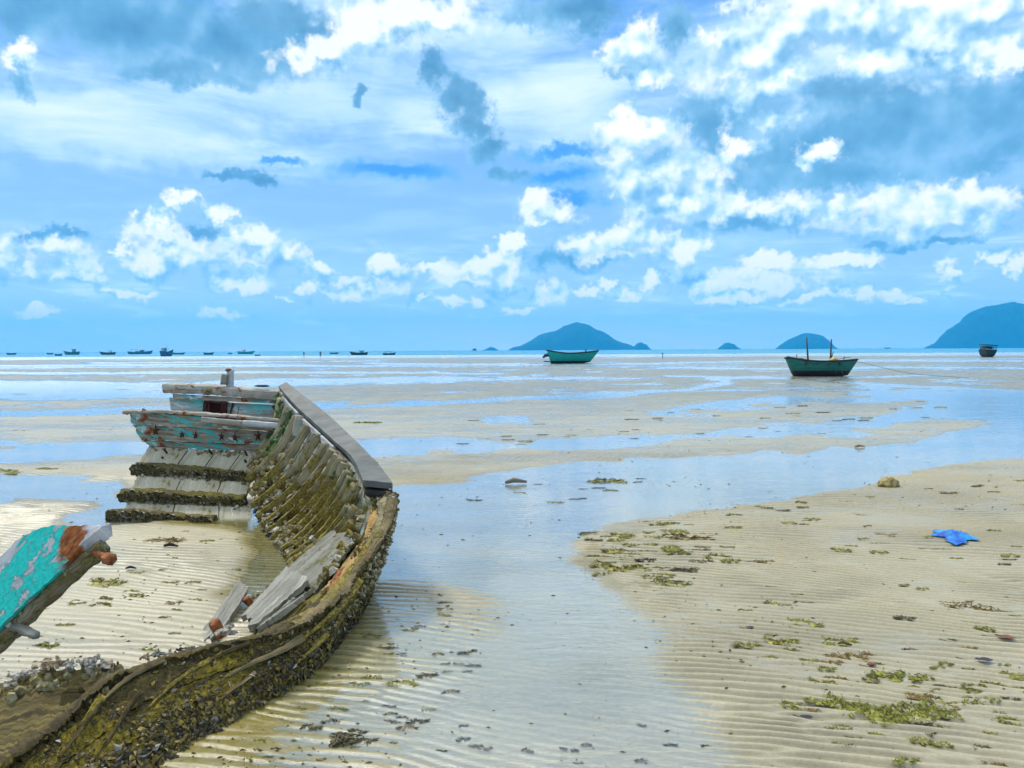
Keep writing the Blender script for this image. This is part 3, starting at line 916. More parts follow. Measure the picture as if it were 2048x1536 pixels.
def shells(name, surf, count, size, mat, parent, seed, flake=False, weight=None, lift=.0):
    """many shells on a surface given as a list of (grid (n,m,3), side) pieces; ONE mesh"""
    rs = np.random.default_rng(seed)
    areas = []
    for g in surf:
        areas.append(np.linalg.norm(np.diff(g, axis=0), axis=2).sum(0).mean() * np.linalg.norm(np.diff(g, axis=1), axis=2).sum(1).mean())
    areas = np.array(areas); pr = areas / areas.sum()
    V = []; F = []; n0 = 0
    k = 0; tries = 0
    while k < count and tries < count * 8:
        tries += 1
        g = surf[rs.choice(len(surf), p=pr)]
        n, m_ = g.shape[:2]
        a = rs.random() * (n - 1.001); b = rs.random() * (m_ - 1.001)
        if weight is not None and rs.random() > weight(a / (n - 1), b / (m_ - 1), g): continue
        i, j = int(a), int(b); fa, fb = a - i, b - j
        p = g[i, j] * (1 - fa) * (1 - fb) + g[i + 1, j] * fa * (1 - fb) + g[i, j + 1] * (1 - fa) * fb + g[i + 1, j + 1] * fa * fb
        clump = float(vnoise(p[0] * 9 + p[2] * 7, p[1] * 9 + p[2] * 5, seed))
        if rs.random() > .15 + 1.1 * max(0, clump - .25): continue
        nn = np.cross(g[i + 1, j] - g[i, j], g[i, j + 1] - g[i, j]); nn /= np.linalg.norm(nn) + 1e-9
        nn = nn + (rs.random(3) - .5) * (1.1 if flake else .7); nn /= np.linalg.norm(nn)
        s = size * (.45 + 1.1 * rs.random() ** 2)
        t = np.cross(nn, rs.random(3) - .5); t /= np.linalg.norm(t) + 1e-9
        u = np.cross(nn, t)
        p = p + nn * lift
        if flake:
            # a small bent leaf of shell or weed
            L = s * (1.0 + rs.random()); wd = s * (.35 + .3 * rs.random()); h = s * (.25 + .7 * rs.random())
            vs = [p - t * L * .5, p - t * .15 * L + u * wd + nn * h * .5, p + t * L * .5 + nn * h, p - t * .15 * L - u * wd + nn * h * .5, p + nn * h * .9]
            V += vs
            F += [(n0, n0 + 1, n0 + 4), (n0 + 1, n0 + 2, n0 + 4), (n0 + 2, n0 + 3, n0 + 4), (n0 + 3, n0, n0 + 4)]
            n0 += 5
        else:
            sd = 6; hh = s * (.35 + .5 * rs.random()); ex = .75 + .5 * rs.random()
            ph = rs.random() * 6
            for q_ in range(sd):
                an = ph + 2 * PI * q_ / sd
                r1 = s * .55 * (.8 + .4 * rs.random())
                V.append(p + t * math.cos(an) * r1 * ex + u * math.sin(an) * r1 - nn * s * .15)
            for q_ in range(sd):
                an = ph + 2 * PI * q_ / sd
                r2 = s * .30 * (.7 + .6 * rs.random())
                V.append(p + t * math.cos(an) * r2 * ex + u * math.sin(an) * r2 + nn * hh * (.75 + .4 * rs.random()))
            V.append(p + nn * hh * (.35 + .6 * rs.random()))
            for q_ in range(sd):
                q2 = (q_ + 1) % sd
                F.append((n0 + q_, n0 + q2, n0 + sd + q2, n0 + sd + q_))
                F.append((n0 + sd + q_, n0 + sd + q2, n0 + 2 * sd))
            n0 += 2 * sd + 1
        k += 1
    return tag(mesh(name, V, F, mat, parent, np.array(V)[:, :2], smooth_=False), kind='stuff')


# ---- transom at the far end
def px_patch(a, b, c_, d, n, m_):
    """grid over four photograph points with depth: a->b along i (length), a->c across"""
    return patch(P(*a), P(*b), P(*c_), P(*d), n, m_)


YT = 8.35
b = MB(); b.beam([P(331, 776, YT + .02), P(420, 779, YT), P(558, 791, YT)], .13, .10, up=(0, -.1, 1), jit=.016, seg=.03, seed=1, bev=.08); b.build('transom_rail', M_RAIL, wreck)
b = MB(); b.slab(px_patch((345, 788, YT - .03), (557, 800, YT - .03), (346, 797, YT - .03), (557, 808, YT - .03), 26, 3), -.03, .004, seed=2)
b.build('trim_strip', M_PAINT, wreck)
b = MB()
for (x0, x1, y0, y1) in ((338, 410, 795, 850), (455, 560, 805, 870)):
    b.slab(px_patch((x0, y0 - (0 if x0 < 400 else 0), YT + .03), (x1, y0 + 5, YT + .03), (x0 + (8 if x0 < 400 else 0), y1, YT - .05), (x1, y1 + 6, YT - .05), 16, 10), -.04, .006, rag=(0, 0, .0, .0), seed=x0)
b.slab(px_patch((410, 796, YT + .03), (455, 799, YT + .03), (410, 803, YT + .02), (455, 806, YT + .02), 8, 3), -.04, .004, seed=8)
b.slab(px_patch((410, 829, YT - .01), (455, 832, YT - .01), (410, 858, YT - .05), (455, 862, YT - .05), 8, 6), -.04, .006, seed=9)
transom = b.build('transom', M_PALE, wreck)
b = MB()
b.beam([P(409, 803, YT - .02), P(455, 807, YT - .02)], .03, .018, seed=3, jit=.006)
for x in (410, 418, 445, 452):
    b.beam([P(x, 804, YT - .02), P(x + random.uniform(-3, 3), 836, YT - .03)], .022 + .014 * (x in (410, 452)), .02, up=(0, 1, 0), seed=x, jit=.008)
b.beam([P(466, 806, YT), P(459, 834, YT - .02)], .018, .012, up=(0, 1, 0), jit=.006); b.beam([P(478, 814, YT - .01), P(474, 836, YT - .02)], .006, .006, up=(0, 1, 0))
wf = b.build('window_frame', M_HOLE, wreck)
b = MB(); b.slab(px_patch((407, 800, YT + .10), (458, 804, YT + .10), (407, 838, YT + .08), (458, 841, YT + .08), 6, 5), -.02); b.build('hatch_board', M_HOLE, wf)
b = MB(); b.beam([P(459, 784, YT + .02), P(461, 741, YT + .02)], .07, .07, up=(0, 1, 0), jit=.012, seg=.03); po = b.build('post', M_STRIP, wreck)
b = MB(); b.beam([P(448, 769, YT - .05), P(450, 749, YT - .05)], .07, .05, up=(0, 1, 0), jit=.01, seg=.03); b.build('cleat', M_GREY2, po)
b = MB(); b.lump(P(457, 740, YT), .035, .03, .02, 3); b.build('iron_cap', M_RUST, po)
b = MB(); b.lump(P(524, 772, YT), .09, .03, .012, 4, .5); b.build('shell_cluster', M_BLACK, wreck)

# ---- bulkhead beam of three planks with iron stars
YB = 7.9
bl = [(258, 823), (577, 846), (270, 848), (574, 864), (286, 880), (560, 890), (303, 893), (546, 906)]
b = MB()
for i in range(3):
    a0, a1, c0, c1 = bl[2 * i], bl[2 * i + 1], bl[2 * i + 2], bl[2 * i + 3]
    dz = .0 - i * .012
    g = px_patch((a0[0] + i, a0[1] + (2 if i else 0), YB - .06 + i * .03), (a1[0], a1[1] + (2 if i else 0), YB - .06 + i * .03), (c0[0] + i, c0[1], YB - .05 + i * .03), (c1[0], c1[1], YB - .05 + i * .03), 42, 5)
    b.slab(g, -.055, .009, rag=(.05, .02, .006, .012), seed=20 + i)
b.build('bulkhead', M_PAINT, wreck)
b = MB(); b.beam([P(250, 823, YB - .05), P(330, 823, YB - .04), P(405, 828, YB - .03), P(578, 842, YB - .02)], .11, .03, jit=.012, seg=.04, seed=7); b.build('bulkhead_cap', M_RAIL, wreck)
b = MB(); b.beam([P(403, 839, YB - .12), P(487, 847, YB - .12)], .045, .055, jit=.007, seg=.03, seed=9); b.build('batten', M_RAIL, wreck)
b = MB(); b.beam([P(486, 846, YB - .13), P(576, 853, YB - .13)], .05, .06, jit=.007, seg=.03, seed=10); b.build('batten', M_STRIP, wreck)
star = []
for (x, y, s) in ((311, 862, 1.4), (364, 869, 1), (391, 871, 1), (443, 873, 1), (470, 875, 1), (516, 872, 1.2)):
    b = MB(); c = P(x, y, YB - .085); V = [c + np.array([0, -.015, 0])]; F = []
    for k in range(10):
        r_ = (.055 if k % 2 == 0 else .02) * s * random.uniform(.7, 1.15); an = PI / 2 + k * PI / 5
        V.append(c + np.array([math.cos(an) * r_ * .8, .004, math.sin(an) * r_ * 1.1]))
    for k in range(10): F.append((0, 1 + k, 1 + (k + 1) % 10))
    b.add(V, F); b.tube([c + np.array([0, .02, -.01]), c + np.array([0, -.03, -.012])], .012, 6)
    b.build('bolt', M_STAR, wreck)
for (x, y) in ((249, 826), (286, 820), (286, 878)):
    b = MB(); b.tube([P(x + 8, y + 2, YB - .06), P(x - 2, y - 1, YB - .08)], [.012, .018], 7, .3); b.build('bolt', M_RUST, wreck)

# ---- bottom planking that climbs to the stern, in three steps between the floor frames
rows = [((299, 893, 7.92), (530, 906, 7.92), (274, 930, 7.72), (500, 948, 7.72)),
        ((280, 946, 7.62), (500, 962, 7.62), (258, 984, 7.42), (492, 992, 7.42)),
        ((256, 1003, 7.34), (500, 1012, 7.34), (236, 1042, 7.10), (505, 1052, 7.10))]
stern_surf = []
b = MB()
for i, (a0, a1, c0, c1) in enumerate(rows):
    cuts = [0, .34, .58, .8, 1.0] if i == 0 else [0, .39, .75, 1.0]
    A0, A1, C0, C1 = P(*a0), P(*a1), P(*c0), P(*c1)
    for k in range(len(cuts) - 1):
        s0, s1 = cuts[k] + (.006 if k else 0), cuts[k + 1] - (.006 if k < len(cuts) - 2 else 0)
        g = patch(A0 + (A1 - A0) * s0, C0 + (C1 - C0) * s0, A0 + (A1 - A0) * s1, C0 + (C1 - C0) * s1, 10, 9)
        off = np.array([0, -.35, 1]) * random.uniform(0, .010)
        b.slab(g + off, .045, .002, rag=(0, 0, .03 if k == 0 else .004, .004), seed=40 + 7 * i + k)
    stern_surf.append(patch(A0, C0, A1, C1, 8, 12))
b.build('bottom_planking', M_BOTTOM, wreck)
frames = [((269, 937, 7.66), (385, 944, 7.66), (498, 956, 7.66), .105, .10), ((246, 990, 7.38), (370, 996, 7.38), (490, 1004, 7.38), .125, .115), ((221, 1030, 7.12), (330, 1035, 7.12), (430, 1043, 7.08), .10, .10)]
fr_surf = []
for i, (a, mid, e, hh, ww) in enumerate(frames):
    b = MB(); A, Mi, E = P(*a), P(*mid), P(*e)
    b.beam([A, A * .5 + Mi * .5 + np.array([0, 0, .01]), Mi, E], ww, hh, up=(0, -.45, 1), jit=.022, seg=.035, seed=60 + i)
    b.build('floor_frame', M_DARK, wreck)
    d = np.array([0, -.075, .01])
    fr_surf.append(patch(A + d + [0, 0, .045], A + d + [0, 0, -.06], E + d + [0, 0, .045], E + d + [0, 0, -.06], 4, 24)[::-1])
shells('barnacles', fr_surf, 900, .036, SHELLS, wreck, 3, lift=.005)
lip = []
for (a0, a1, c0, c1) in rows:
    A0, A1 = P(*a0), P(*a1); C0, C1 = P(*c0), P(*c1)
    lip.append(patch(A0, A0 * .8 + C0 * .2, A1, A1 * .7 + C1 * .3, 3, 20))
shells('barnacles', lip, 150, .032, SHELLS, wreck, 5, weight=lambda a, b_, g: .2 + b_)
for (x, y) in ((331, 903), (327, 919), (421, 905), (492, 908), (492, 925)):
    b = MB(); c = P(x, y, 7.82); b.tube([c + [0, .03, -.02], c + [0, -.03, .03]], [.010, .012], 6, .3); b.build('bolt', M_STAR, wreck)

# ---- starboard wall: stations along the hull (stern -> bow)
RO = [(575, 777, 8.35), (640, 830, 7.5), (700, 885, 6.45), (745, 935, 5.75), (782, 985, 5.1), (793, 1005, 4.95), (784, 1045, 4.75), (763, 1090, 4.55), (737, 1130, 4.4), (700, 1180, 4.2), (640, 1235, 3.85), (560, 1275, 3.6), (450, 1297, 3.42), (330, 1327, 3.22), (230, 1368, 3.03), (150, 1430, 2.83), (60, 1500, 2.64), (-60, 1590, 2.42)]
RI = [(560, 784, 8.3), (603, 832, 7.55), (672, 896, 6.4), (706, 932, 5.8), (729, 980, 5.15), (745, 1010, 5.0), (735, 1065, 4.8), (715, 1095, 4.62), (690, 1140, 4.45), (645, 1185, 4.25), (605, 1230, 3.92), (525, 1274, 3.67), (440, 1299, 3.46), (322, 1329, 3.26), (222, 1370, 3.07), (143, 1432, 2.86), (53, 1501, 2.66), (-67, 1591, 2.44)]
FI = [(535, 900, 7.95), (508, 960, 7.5), (535, 1045, 6.9), (575, 1095, 6.1), (598, 1130, 5.65), (602, 1150, 5.4), (595, 1165, 5.2), (560, 1180, 5.0), (520, 1200, 4.85), (480, 1225, 4.6), (440, 1262, 4.3), (400, 1292, 4.07), (350, 1315, 3.9), (270, 1345, 3.7), (180, 1400, 3.4), (100, 1450, 3.2), (20, 1520, 2.9), (-100, 1610, 2.65)]
BO = [(-2.25, 8.3), (-1.85, 7.5), (-1.45, 6.5), (-1.2, 5.8), (-1.09, 5.2), (-1.06, 4.95), (-1.04, 4.75), (-1.03, 4.5), (-1.03, 4.35), (-1.04, 4.15), (-1.05, 3.8), (-1.07, 3.55), (-1.11, 3.3), (-1.19, 3.08), (-1.27, 2.88), (-1.35, 2.68), (-1.42, 2.5), (-1.5, 2.3)]
RO3 = np.array([P(*p) for p in RO]); RI3 = np.array([P(*p) for p in RI]); FI3 = np.array([P(*p) for p in FI]); BO3 = np.array([(x, y, -.10) for x, y in BO])


def cr(A, u):
    """smooth curve through the stations"""
    u = np.atleast_1d(np.asarray(u, float)); n = len(A)
    i = np.clip(np.floor(u).astype(int), 0, n - 2); f = (u - i)[:, None]
    p0, p1, p2, p3 = A[np.clip(i - 1, 0, n - 1)], A[i], A[i + 1], A[np.clip(i + 2, 0, n - 1)]
    return .5 * (2 * p1 + (p2 - p0) * f + (2 * p0 - 5 * p1 + 4 * p2 - p3) * f ** 2 + (3 * p1 - p0 - 3 * p2 + p3) * f ** 3)


def outer(u, v):
    u = np.asarray(u, float); v = np.asarray(v, float)
    B = cr(BO3, u)[:, None, :]; R = cr(RO3, u)[:, None, :]
    vv = v[None, :, None]
    p = B + (R - B) * vv
    p[..., 0] += np.sin(vv[..., 0] * PI) * .05
    return p


def inner(u, v, off=0.0):
    F_ = cr(FI3, u)[:, None, :]; R = cr(RI3, u)[:, None, :]
    vv = np.asarray(v, float)[None, :, None]
    p = F_ + (R - F_) * vv
    sag = np.sin(vv[..., 0] * PI) * .06
    p[..., 2] -= sag * .8; p[..., 0] += sag * .6
    if off:
        d = np.array([-.75, -.1, .65]); p = p + d / np.linalg.norm(d) * off
    return p


# outer planking in strakes; the bow end is fouled all over
b = MB()
us = np.linspace(0, 17, 260)
lv = [0, .22, .42, .60, .78, 1.0]
for k in range(5):
    g = outer(us, np.linspace(lv[k] + .004, lv[k + 1] - .004, 6))
    nz = np.random.default_rng(k).random((260, 6, 1)) * .012 * smooth(us, 4, 9)[:, None, None]
    g = g + np.array([.8, -.5, .1]) * nz
    b.slab(g[:, ::-1], .05, .008, rag=(0, 0, .012 if k < 4 else .045, .01), seed=70 + k)
b.build('outer_planking', M_HULL, wreck)
# inner skin
b = MB()
ui = np.linspace(.05, 11.5, 100)
for k in range(5):
    g = inner(ui, np.linspace(k / 5 + .008, (k + 1) / 5 - .008, 5))
    b.slab(g, .03, .008, rag=(.05, .1, .006, .006 if k < 4 else .04), seed=90 + k)
b.build('inner_planking', M_INNER, wreck)
# rim of the broken part: the plank ends between the skins
b = MB()
ur = np.linspace(4.6, 17, 320)
A = cr(RI3, ur); C = cr(RO3, ur)
for nm, t0, t1, h0, mt_, ua, ub in (('broken_rim', .0, 1.0, -.012, M_HULL, 9.6, 17), ('plank_end', .02, .34, -.055, M_ORANGE, 4.7, 9.8), ('plank_end', .40, .66, -.02, M_RIB, 4.6, 10.2), ('plank_end', .72, 1.0, -.004, M_EDGE2, 4.55, 10.6)):
    uu = np.linspace(ua, ub, int((ub - ua) * 26)); A_ = cr(RI3, uu); C_ = cr(RO3, uu)
    g = np.stack([A_ + (C_ - A_) * t + np.array([0, 0, h0 + .012 * math.sin((t - t0) / (t1 - t0) * PI)]) for t in np.linspace(t0, t1, 5)], 1)
    g[..., 2] += (fbm(g[..., 0] * 8 + h0 * 300, g[..., 1] * 8, 4, 5) - .5) * (.05 if nm == 'broken_rim' else .075)
    b = MB(); b.slab(g[::-1], .035, .007, rag=(.08, .08, .02, .02), seed=99 + int(t0 * 50)); b.build(nm, mt_, wreck)
# ribs
rs_ = np.random.default_rng(4)
rib_us = [.4, .75, 1.08, 1.38, 1.66, 1.93, 2.2, 2.48, 2.76, 3.05, 3.34, 3.63, 3.95, 4.3, 4.75, 5.25, 5.8, 6.4]
for k, u in enumerate(rib_us):
    top = .97 if u < 4.2 else .9 - rs_.random() * .1
    pts = inner([u], np.linspace(-.03, top, 7), .062)[0]
    b = MB(); b.beam(pts, .032 + .016 * rs_.random(), .085, up=(-.75, -.1, .65), jit=.012, seg=.045, seed=120 + k, bev=.1)
    rb = b.build('rib', M_RIB, wreck)
# growth between and on the ribs: thick low down
g_in = inner(np.linspace(.4, 8.5, 60), np.linspace(0, .93, 14), .03)
shells('barnacles', [g_in], 1500, .040, SHELLS, wreck, 21, weight=lambda a, b_, g: max(.02, 1.0 - b_ * 1.25) if a < .55 else max(.12, .75 - b_ * .6), lift=.01)
g_in2 = inner(np.linspace(.5, 6.5, 40), np.linspace(0, .5, 8), .075)
shells('barnacles', [g_in2], 480, .036, SHELLS, wreck, 22, weight=lambda a, b_, g: max(.05, 1 - b_ * 1.3), lift=.01)
shells('mussels', [inner(np.linspace(1.6, 4.2, 30), np.linspace(-.05, .45, 8), .05)], 900, .045, SHELLS_DARK, wreck, 23, flake=True, weight=lambda a, b_, g: max(.05, 1 - b_ * 1.2))
shells('slime', [inner(np.linspace(.15, 1.0, 10), np.linspace(.35, .95, 8), .07), inner(np.linspace(2.6, 3.8, 10), np.linspace(.72, .97, 8), .05)], 700, .035, WEED, wreck, 24, flake=True)
# gunwale cap
b = MB()
ug = np.linspace(0, 4.05, 44)
A = cr(RI3, ug); C = cr(RO3, ug)
g = np.stack([A + (C - A) * t for t in np.linspace(-.06, 1.04, 6)], 1); g[..., 2] += .03
b.slab(g[::-1], .045, .003, seed=140); gun = b.build('gunwale', M_CAP, wreck)
b = MB()
A2 = A + np.array([.03, 0, -.02])
g = np.stack([A2 + np.array([.02 * t, 0, -.16 * t]) for t in np.linspace(0, 1, 4)], 1)
b.slab(g, .035, .004, seed=141); b.build('rail_stringer', M_GREY2, wreck)
for (u0, u1) in ((.35, .95), (1.05, 1.62), (1.66, 2.02)):
    uu = np.linspace(u0, u1, 12); A3 = cr(RI3, uu) + np.array([-.015, -.01, .02])
    g = np.stack([A3 + np.array([.012 * t, 0, -.085 * t]) for t in np.linspace(0, 1, 3)], 1)
    b = MB(); b.slab(g, .02, .003, seed=int(u0 * 100)); b.build('rubbing_strip', M_STRIP, wreck)
b = MB(); b.beam([P(601, 832, 7.42), P(593, 872, 7.42)], .09, .07, up=(0, 1, 0), jit=.01, seg=.04); b.build('knee', M_RAIL, wreck)
b = MB(); b.beam([P(556, 786, 8.28), P(552, 812, 8.2), P(546, 838, 8.1)], .02, .02, up=(0, 1, 0), jit=.004); b.build('seam_batten', M_BLACK, wreck)
# corner planking between transom and wall
b = MB(); b.slab(px_patch((558, 800, 8.3), (606, 850, 7.5), (546, 850, 8.15), (590, 868, 7.5), 12, 6), .03, .006, seed=3); b.build('quarter_plank', M_PAINT, wreck)
# dark socket under the end of the gunwale
b = MB(); b.beam([P(735, 985, 5.16), P(779, 990, 5.1)], .10, .06, up=(0, 0, 1), jit=.01, seg=.03); b.beam([P(738, 990, 5.15), P(744, 1016, 5.1)], .05, .05, up=(0, 1, 0), jit=.01); b.build('gunwale_end_block', M_BLACK, wreck)
# loose inner planks of the broken part
for nm, cs, th, mt_ in (
    ('inner_plank', ((655, 1078, 5.0), (570, 1152, 4.78), (714, 1082, 4.85), (632, 1195, 4.42)), .03, M_GREY2),
    ('inner_plank', ((572, 1146, 4.72), (492, 1236, 4.24), (616, 1172, 4.48), (512, 1262, 4.02)), .035, M_GREY),
    ('inner_plank', ((626, 1188, 4.40), (588, 1210, 4.24), (566, 1234, 4.06), (512, 1270, 3.95)), .03, M_GREY2),
    ('weathered_plank', ((482, 1168, 4.85), (398, 1288, 4.1), (498, 1192, 4.72), (438, 1284, 4.02)), .03, M_GREY),
    ('stained_plank', ((712, 1112, 4.62), (648, 1190, 4.28), (730, 1118, 4.5), (668, 1196, 4.2)), .03, M_ORANGE)):
    g = patch(P(*cs[0]), P(*cs[1]), P(*cs[2]), P(*cs[3]), 26, 8)
    g = g + np.array([-.01, -.005, .030])
    b = MB(); b.slab(g, th, .008, rag=(.05, .07, .012, .012), seed=int(cs[0][0])); b.build(nm, mt_, wreck)
b = MB(); c = P(432, 1256, 4.0); b.tube([c + [.02, .02, -.05], c + [-.005, -.01, .035], c + [-.008, -.015, .04]], [.03, .032, .018], 9, .15); b.build('bolt', M_RUST, wreck)
b = MB(); c = P(497, 1205, 4.6); b.tube([c + [.02, .02, -.03], c + [-.01, -.02, .03]], [.02, .022], 8, .2); b.build('bolt', M_RUST, wreck)
crust(P(455, 1272, 3.75) + [0, 0, .02], .07, .05, .03, 9).build('shell_cluster', M_CHALK, wreck, False)
# rim growth and the fouled outside of the bow
g_rim = np.stack([cr(RI3, ur), cr(RI3, ur) * .5 + cr(RO3, ur) * .5, cr(RO3, ur)], 1)[::-1]
g_rim = g_rim + [0, 0, .012]
g_r2 = np.stack([cr(RI3, np.linspace(4.7, 10.5, 80)) + (cr(RO3, np.linspace(4.7, 10.5, 80)) - cr(RI3, np.linspace(4.7, 10.5, 80))) * t + [0, 0, -.012] for t in (.05, .35, .7, 1.0)], 1)[::-1]
shells('barnacles', [g_r2], 520, .026, SHELLS, wreck, 41, lift=.004, weight=lambda a, b_, g: .25 + .75 * (b_ < .5))
shells('barnacles', [g_rim[60:]], 900, .020, SHELLS, wreck, 31, lift=.004)
go = outer(np.linspace(6.5, 17, 100), np.linspace(.05, 1.0, 16))[::-1]
shells('mussels', [go], 24000, .0105, SHELLS_DARK, wreck, 33, flake=True, lift=.006, weight=lambda a, b_, g: .10 + .9 * float(smooth(np.array(1 - b_ + .35 * float(vnoise(a * 14, b_ * 3, 4))), .36, .86)))
shells('mussels', [outer(np.linspace(7.5, 16.5, 80), np.linspace(.15, .62, 10))[::-1]], 2600, .019, SHELLS_DARK, wreck, 34, flake=True, lift=.02)
shells('barnacles', [outer(np.linspace(5.0, 10.5, 60), np.linspace(.3, 1.0, 10))[::-1]], 520, .017, SHELLS, wreck, 35, lift=.01)
# split lengths of plank still hanging along the top of the side
rs_ = np.random.default_rng(12)
for k, (u0, u1, v0, v1) in enumerate(((9.6, 11.4, .95, .80), (10.6, 12.6, .88, .70), (11.6, 13.2, 1.0, .84), (12.4, 14.0, .92, .72), (13.0, 14.9, 1.03, .93), (13.8, 15.4, .86, .66), (10.0, 11.0, .72, .60), (11.9, 12.9, .66, .52), (14.4, 15.8, .98, .84), (8.6, 9.9, .98, .86))):
    uu = np.linspace(u0, u1, 9); vv = np.linspace(v0, v1, 9)
    pts = np.array([outer([a], [c_])[0, 0] for a, c_ in zip(uu, vv)]) + np.array([.016, -.016, .012])
    b = MB(); b.beam(pts, .018 + .022 * rs_.random(), .012, up=(.5, -.5, .7), jit=.006, seg=.025, seed=300 + k, taper=(1.0, .25)); b.build('splinter', [M_RIB, M_EDGE2, M_HULL][k % 3], wreck)
# bow timber inside the near end
g = np.array([[P(x, y, Y) for x, y, Y in row] for row in (
    ((-120, 1405, 3.15), (-120, 1480, 2.95), (-120, 1560, 2.75), (-120, 1650, 2.55)),
    ((20, 1362, 3.2), (10, 1430, 3.0), (0, 1500, 2.82), (-20, 1590, 2.6)),
    ((90, 1342, 3.22), (80, 1400, 3.05), (60, 1460, 2.9), (40, 1520, 2.74)),
    ((160, 1338, 3.25), (140, 1385, 3.12), (120, 1420, 3.0), (95, 1470, 2.86)),
    ((238, 1336, 3.3), (222, 1358, 3.2), (200, 1385, 3.12), (170, 1410, 3.05)))])
g = np.array([[cr(g[:, j], np.linspace(0, 4, 30))] for j in range(4)])[:, 0].transpose(1, 0, 2)
gg = np.array([cr(g[i], np.linspace(0, 3, 14)) for i in range(30)])
b = MB(); b.slab(gg[::-1], .10, .014, rag=(.05, .05, .02, .02), seed=150); bt = b.build('bow_timber', M_BOW, wreck)
for (x, y, Y, s, mt_) in ((48, 1352, 3.17, 1.0, M_CHALK), (95, 1332, 3.2, 1.15, M_RUSTY), (135, 1330, 3.22, .9, M_CHALK), (185, 1326, 3.25, 1.1, M_CHALK), (215, 1330, 3.27, .8, M_RUSTY), (25, 1372, 3.16, .7, M_CHALK)):
    crust(P(x, y, Y), .062 * s, .04 * s, .030 * s, int(x), 22).build('shell_cluster', mt_, bt, False)
shells('barnacles', [gg[::-1][:, :4]], 90, .03, SHELLS, bt, 36)
for k, (x, y, Y) in enumerate(((295, 1318, 3.4), (315, 1312, 3.42), (340, 1308, 3.45), (360, 1303, 3.45), (380, 1300, 3.46))):
    crust(P(x, y, Y), .04, .03, .022, 60 + k, 14).build('shell_cluster', [M_RUSTY, M_GREY2, M_CHALK, M_BLACK, M_CHALK][k], wreck, False)

# ---- the turquoise plank that sticks up on the left: a thing of its own
def broke_mat():
    mt, N, out = material('chipped turquoise plank')
    uv = N.n('ShaderNodeTexCoord').outputs['UV']
    sp = N.n('ShaderNodeSeparateXYZ', {0: uv}).outputs
    g = N.noise(N.vmath('MULTIPLY', uv, (4, 60, 1)), 1.0, 5, .65, .5)
    col = N.ramp(g, [(.25, (.13, .12, .11)), (.42, (.36, .36, .36)), (.7, (.60, .60, .60))])
    e = N.noise(uv, 9.0, 7, .68, .4)
    edge = N.math('MULTIPLY', N.math('SUBTRACT', e, .5), 1.1)
    # the coat survives in the middle of the board, the tip and the upper edge are bare
    um = N.math('ADD', N.math('SUBTRACT', sp[0], .20), N.math('MULTIPLY', edge, .55))
    vm = N.math('ADD', N.math('SUBTRACT', .265, sp[1]), N.math('MULTIPLY', edge, .42))
    msk = N.math('MULTIPLY', N.mr(um, -.012, .012), N.mr(vm, -.012, .012))
    chip = N.math('MULTIPLY', N.mr(N.noise(uv, 5.5, 7, .7), .435, .455), N.mr(N.noise(N.vmath('MULTIPLY', uv, (3.0, 9.0, 1)), 1.6, 7, .68, .8), .36, .385))
    msk = N.math('MULTIPLY', msk, chip)
    pn = N.noise(uv, 60, 4, .7)
    pc = N.ramp(pn, [(.3, (.0, .42, .34)), (.5, (.015, .54, .44)), (.7, (.07, .62, .52))])
    undercoat = N.mr(N.noise(uv, 5.5, 7, .7), .36, .44)
    col = N.mix(N.math('MULTIPLY', undercoat, .5), col, (.60, .60, .57))
    col = N.mix(msk, col, pc)
    rb = N.math('SUBTRACT', .055, N.math('ABSOLUTE', N.math('ADD', N.math('SUBTRACT', sp[0], .155), N.math('MULTIPLY', edge, .16))))
    rm = N.mr(rb, -.012, .015)
    rc = N.ramp(N.noise(uv, 30, 4, .65), [(.3, (.08, .02, .01)), (.55, (.33, .10, .02)), (.75, (.55, .26, .09))])
    col = N.mix(rm, col, rc)
    h = N.math('ADD', N.math('MULTIPLY', g, .4), N.math('ADD', N.math('MULTIPLY', msk, .7), N.math('MULTIPLY', pn, .08)))
    principled(N, out, Base_Color=col, Roughness=.7, Normal=N.bump(h, .8, .012), **{'Specular_IOR_Level': .3})
    return mt


M_BROKE = broke_mat()
M_EDGE = wood('eaten plank edge', (.20, .16, .08), (.40, .35, .24), rust=.22, algae=(.16, .14, .04), aamt=.5, bump=1.0)
plank = thing('broken_plank', G(-150, 1430), 'broken turquoise hull plank rising from the sand, its rusty bolt sticking out', 'plank')
top = np.array([(222, 1068, 3.62), (195, 1063, 3.62), (150, 1058, 3.6), (105, 1057, 3.58), (60, 1077, 3.55), (0, 1131, 3.5), (-80, 1205, 3.43), (-190, 1310, 3.33), (-300, 1440, 3.2)])
bot = np.array([(214, 1080, 3.58), (182, 1100, 3.56), (150, 1128, 3.53), (118, 1158, 3.5), (75, 1198, 3.46), (10, 1262, 3.4), (-60, 1330, 3.32), (-120, 1400, 3.25), (-190, 1480, 3.12)])
T3 = cr(np.array([P(*p) for p in top]), np.linspace(0, 8, 50)); B3 = cr(np.array([P(*p) for p in bot]), np.linspace(0, 8, 50))
g = np.stack([T3 + (B3 - T3) * t for t in np.linspace(0, 1, 12)], 1)
b = MB(); b.slab(g[:, ::-1], .07, .006, rag=(.02, 0, .008, .012), seed=200); b.build('plank_face', M_BROKE, plank)
b = MB()
low = B3 + np.array([.0, -.006, -.03])
b.beam(low[1:], .06, .075, up=(0, -.3, 1), jit=.016, seg=.03, seed=201); b.build('plank_edge', M_EDGE, plank)
